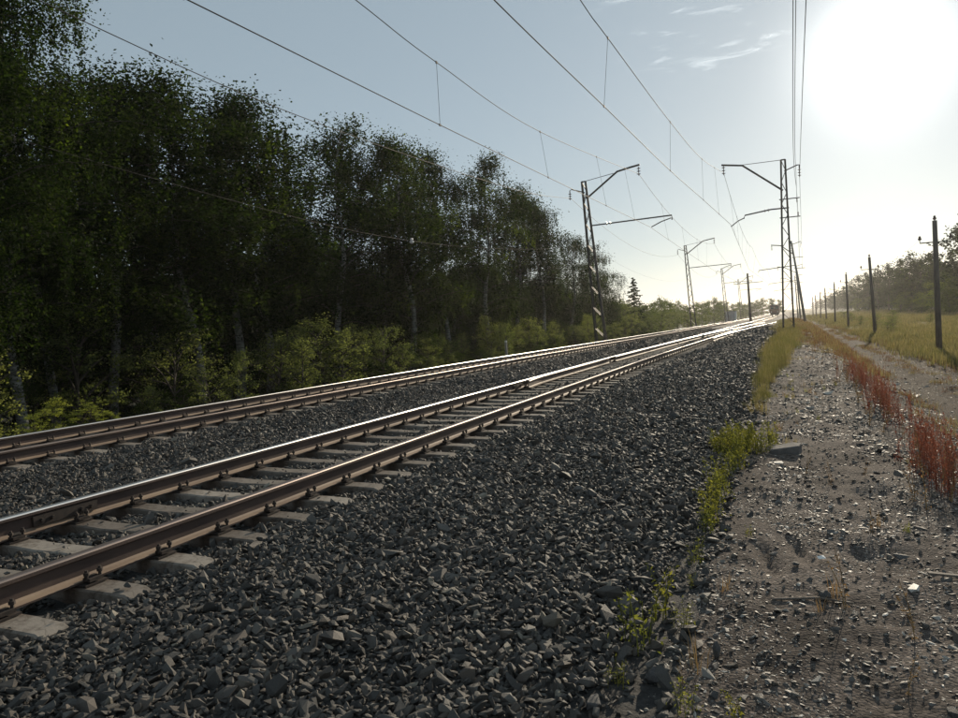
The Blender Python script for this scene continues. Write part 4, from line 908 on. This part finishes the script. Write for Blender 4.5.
# ------------------------------------------------------------------ single things on the path
M['dark_rock'] = noisy('dark_rock', [(0.3, (0.035, 0.033, 0.034)), (0.7, (0.11, 0.105, 0.10))], 12, 0.7, 0.6, 0.01)
def rock(x, y, sx, sy, sz, seed, label, tilt=(0, 0), mat='dark_rock', dz=0.0):
    me = stone_mesh('rock', seed * 2 + 1, 0.85, 16, M[mat]); o = link('rock', me, None, (x, y, gz(x, y) + sz * 0.28 + dz)); o.scale = (sx, sy, sz); o.rotation_euler = (tilt[0], tilt[1], seed); tag(o, label, 'rock')
rock(-0.38, 3.62, 0.085, 0.06, 0.11, 501, 'dark pointed stone standing upright on the grit')
rock(-0.36, 3.22, 0.075, 0.06, 0.05, 502, 'small dark stone below the upright pointed one')
rock(-0.62, 3.28, 0.13, 0.10, 0.11, 503, 'large dark rounded stone at the ballast edge')
rock(-0.82, 2.98, 0.14, 0.10, 0.10, 504, 'large grey stone at the lower end of the ballast edge')
rock(0.13, 4.5, 0.085, 0.08, 0.085, 505, 'dark stone with a lit side beside the tall dry stalk')
rock(-0.35, 4.08, 0.08, 0.06, 0.055, 506, 'grey stone lying beside another small one on the grit')
rock(-0.30, 4.22, 0.06, 0.05, 0.045, 507, 'smaller of the two grey stones lying together')
rock(-0.02, 5.0, 0.06, 0.06, 0.05, 508, 'dark stone left of the white scrap')
rock(0.46, 4.55, 0.06, 0.05, 0.05, 509, 'dark stone near the middle right of the path')
rock(-0.17, 4.55, 0.06, 0.045, 0.04, 510, 'flat dark stone on the open grit')
rock(0.55, 3.35, 0.10, 0.08, 0.05, 511, 'dark stone near the lower right corner')
rock(0.62, 5.5, 0.16, 0.14, 0.03, 512, 'dark flat piece of rubble in the shaded patch of the path')
M['slab'] = noisy('slab', [(0.3, (0.07, 0.065, 0.065)), (0.7, (0.16, 0.15, 0.14))], 9, 0.9, 0.5, 0.006)
b = MB()
pts = [(-0.20, -0.11), (0.12, -0.15), (0.19, 0.04), (0.10, 0.12), (-0.16, 0.13)]
b.add([(x, y, -0.08) for x, y in pts] + [(x * 0.93, y * 0.9, 0.085 + 0.03 * math.sin(9 * x)) for x, y in pts], [(4, 3, 2, 1, 0), (5, 6, 7, 8, 9)] + [(k, (k + 1) % 5, 5 + (k + 1) % 5, 5 + k) for k in range(5)])
o = b.build('concrete_block', [M['slab']], None, (-0.10, 9.1, gz(-0.1, 9.1) - 0.01)); o.rotation_euler = (0.04, 0.03, 0.2)
bv = o.modifiers.new('edges', 'BEVEL'); bv.width = 0.012; bv.segments = 2
tag(o, 'broken grey concrete block lying in front of the green clump', 'concrete block')
b = MB(); b.tube([(0, 0, 0), (0.25, 0.05, 0.012), (0.42, 0.04, 0.0)], [0.006, 0.008, 0.004], 6)
tag(b.build('stick', [M['wood']], None, (-0.15, 4.42, gz(-0.1, 4.42) + 0.008)), 'dark stick lying across the path left of the stalk', 'stick')
b = MB(); b.add([(-0.02, -0.012, 0), (0.024, -0.015, 0.008), (0.02, 0.018, 0.012), (0.0, 0.007, 0.016), (-0.024, 0.015, 0.004)], [(0, 1, 3), (1, 2, 3), (0, 3, 4)])
M['white'] = new_mat('white_scrap', (0.8, 0.79, 0.76), 0.35)
o = b.build('litter', [M['white']], None, (0.13, 5.12, gz(0.13, 5.12) + 0.022)); o.rotation_euler = (0.2, 0.1, 0.4)
sm = o.modifiers.new('thick', 'SOLIDIFY'); sm.thickness = 0.003; tag(o, 'small white scrap of litter shining on the path', 'litter')
b = MB(); b.box((0, 0, 0.03), (0.2, 0.03, 0.012)); o = b.build('wood_splinter', [M['wood']], None, (0.80, 5.0, gz(0.8, 5.0))); o.rotation_euler = (0, 0.06, 0.1); tag(o, 'thin weathered board fragment near the right edge of the path', 'board')

# marker post by the farther track
px_y = from_px(505, 14.2)
r = thing('marker_post', 'little white-topped marker post behind the farther track', 'post', (-14.2, px_y, gz(-14.2, px_y)))
b = MB(); b.box((0, 0, 0.35), (0.10, 0.10, 1.3)); b.build('post', [M['pole_conc']], r)
b = MB(); b.box((0, 0, 1.04), (0.11, 0.11, 0.10)); b.build('cap', [M['white_glaze']], r)

# ------------------------------------------------------------------ shed and locomotive in the distance
M['shed_wall'] = noisy('shed_wall', [(0.3, (0.26, 0.26, 0.28)), (0.7, (0.38, 0.38, 0.40))], 2, 0.8, 0.2)
M['shed_sunlit'] = noisy('shed_sunlit', [(0.3, (0.6, 0.6, 0.58)), (0.7, (0.75, 0.75, 0.72))], 2, 0.7, 0.1)
M['roof'] = noisy('roof', [(0.3, (0.16, 0.16, 0.17)), (0.7, (0.26, 0.26, 0.27))], 3, 0.6, 0.2)
sy_ = 252; sx_ = -17.6
r = thing('relay_hut', 'small grey hut with its sunlit side painted pale, standing by the far tracks', 'hut', (sx_, sy_, -1.6))
b = MB(); b.box((0, 0, 1.5), (3.0, 4.2, 3.2)); b.build('wall', [M['shed_wall']], r)
b = MB(); b.box((0, 0, 3.2), (3.3, 4.5, 0.16)); b.build('roof', [M['roof']], r)
b = MB(); b.box((1.56, 0, 1.4), (0.12, 4.0, 3.1)); b.box((1.52, -2.0, 1.4), (0.5, 0.3, 3.1)); b.build('sunlit_side', [M['shed_sunlit']], r)  # added pale panel and corner strip imitate sun on the hut's side
b = MB(); b.box((-0.3, -2.13, 1.05), (0.9, 0.06, 2.0)); b.build('door', [M['roof']], r)
M['loco_red'] = noisy('loco_red', [(0.3, (0.09, 0.03, 0.024)), (0.7, (0.14, 0.045, 0.034))], 2, 0.5, 0.1)
M['loco_dark'] = new_mat('loco_dark', (0.03, 0.028, 0.03), 0.6); M['glass'] = new_mat('cab_glass', (0.02, 0.025, 0.03), 0.08)
M['yellow'] = new_mat('loco_yellow', (0.22, 0.12, 0.06), 0.5)
ly = 285
r = thing('locomotive', 'dark red electric locomotive approaching on the nearer track far away', 'locomotive', (cN, ly, float(zoff(ly))))
b = MB(); w = 1.55
prof = [(0, 1.1), (0, 2.35), (0.45, 3.7), (1.0, 4.05), (16, 4.05), (16, 1.1)]
for s in (-w, w): b.v += [(s, y, z) for y, z in prof]
b.f += [(0, 1, 2, 3, 4, 5)[::-1], (6, 7, 8, 9, 10, 11)] + [(i, (i + 1) % 6, 6 + (i + 1) % 6, 6 + i)[::-1] for i in range(6)]; b.m += [0] * 8
b.build('body', [M['loco_red']], r)
for s in (-1, 1):
    b = MB(); b.add([(s * 0.75 - 0.55, 0.02 + 0.02, 2.55), (s * 0.75 + 0.55, 0.04, 2.55), (s * 0.75 + 0.55, 0.40, 3.55), (s * 0.75 - 0.55, 0.40, 3.55), (s * 0.75 - 0.55, -0.02, 2.55), (s * 0.75 + 0.55, -0.02, 2.55), (s * 0.75 + 0.55, 0.34, 3.6), (s * 0.75 - 0.55, 0.34, 3.6)], [(4, 5, 6, 7), (0, 3, 2, 1), (0, 1, 5, 4), (2, 3, 7, 6), (1, 2, 6, 5), (3, 0, 4, 7)]); b.build('windscreen', [M['glass']], r)
    b = MB(); b.tube([(s * 1.05, 0.0, 1.55), (s * 1.05, -0.12, 1.55)], 0.16, 10); b.build('headlight', [M['white_glaze']], r)
    b = MB(); b.tube([(s * 0.9, 0.0, 1.0), (s * 0.9, -0.5, 1.0), (s * 0.9, -0.55, 1.0)], [0.1, 0.1, 0.25], 10); b.build('buffer', [M['loco_dark']], r)
b = MB(); b.tube([(0, 0.7, 4.0), (0, 0.5, 4.1)], 0.22, 10); b.box((0, 0.9, 4.05), (0.8, 0.7, 0.4)); b.build('top_headlight', [M['white_glaze']], r)
b = MB(); b.box((0, -0.03, 2.0), (2.9, 0.05, 0.28)); b.build('stripe', [M['yellow']], r)
b = MB(); b.box((0, 0.6, 0.75), (2.9, 1.0, 0.7)); b.box((0, 8, 0.9), (2.6, 15, 0.5)); b.build('underframe', [M['loco_dark']], r)
for y in (2.0, 4.2, 6.4, 10, 12.2, 14.4):
    b = MB(); b.tube([(-0.85, y, 0.6), (-0.72, y, 0.6)], 0.6, 16); b.tube([(0.72, y, 0.6), (0.85, y, 0.6)], 0.6, 16); b.tube([(-0.7, y, 0.6), (0.7, y, 0.6)], 0.09, 8); b.build('wheelset', [M['loco_dark']], r)
b = MB(); b.tube([(-0.6, 5, 4.05), (-0.6, 3.4, 4.8), (-0.7, 5, 5.5)], 0.04, 5); b.tube([(0.6, 5, 4.05), (0.6, 3.4, 4.8), (0.7, 5, 5.5)], 0.04, 5); b.tube([(-1.0, 5, 5.5), (1.0, 5, 5.5)], 0.04, 5); b.build('pantograph', [M['loco_dark']], r)

# ------------------------------------------------------------------ thin clouds and haze
cm = bpy.data.materials.new('cloud'); cm.use_nodes = True; nt = cm.node_tree; nt.nodes.clear()
out = nt.nodes.new('ShaderNodeOutputMaterial'); tr = nt.nodes.new('ShaderNodeBsdfTransparent'); tl = nt.nodes.new('ShaderNodeBsdfTranslucent'); tl.inputs[0].default_value = (0.95, 0.95, 0.95, 1)
mx = nt.nodes.new('ShaderNodeAddShader'); nt.links.new(tr.outputs[0], mx.inputs[0]); nt.links.new(tl.outputs[0], mx.inputs[1]); nt.links.new(mx.outputs[0], out.inputs[0])
a = noise(nt, 3.6, 10, 0.66, 'Generated', (1.4, 3.6, 1), 0.9); f1 = ramp(nt, [(0.56, (0, 0, 0)), (0.82, (0.8, 0.8, 0.8))], a)
tc = nt.nodes.new('ShaderNodeTexCoord'); g = nt.nodes.new('ShaderNodeTexGradient'); g.gradient_type = 'SPHERICAL'
mp = nt.nodes.new('ShaderNodeMapping'); mp.inputs['Location'].default_value = (-1, -1, 0); mp.inputs['Scale'].default_value = (2, 2, 0)
nt.links.new(tc.outputs['Generated'], mp.inputs[0]); nt.links.new(mp.outputs[0], g.inputs[0])
f2 = ramp(nt, [(0.0, (0, 0, 0)), (0.5, (1, 1, 1))], g.outputs[1])
nt.links.new(mix(nt, f1, f2, 1.0, 'MULTIPLY'), tl.inputs[0])
CZ = 3000.0
b = MB(); b.add([(-2300, 5600, CZ), (1500, 5600, CZ), (1500, 10500, CZ + 20), (-2300, 10500, CZ + 20)], [(0, 1, 2, 3)])
tag(b.build('clouds', [cm]), 'faint wisps of high cloud beside the sun', 'clouds', None, 'stuff')
hm = bpy.data.materials.new('haze'); hm.use_nodes = True; nt = hm.node_tree; nt.nodes.clear()
out = nt.nodes.new('ShaderNodeOutputMaterial'); pv = nt.nodes.new('ShaderNodeVolumePrincipled')
pv.inputs['Color'].default_value = (0.95, 0.93, 0.90, 1); pv.inputs['Density'].default_value = 0.00022; pv.inputs['Anisotropy'].default_value = 0.5
nt.links.new(pv.outputs[0], out.inputs['Volume'])
b = MB(); b.box((0, 2850, 8.0), (6400, 6400, 26.0)); tag(b.build('haze', [hm]), 'thin evening haze over the tracks', 'haze', None, 'stuff')
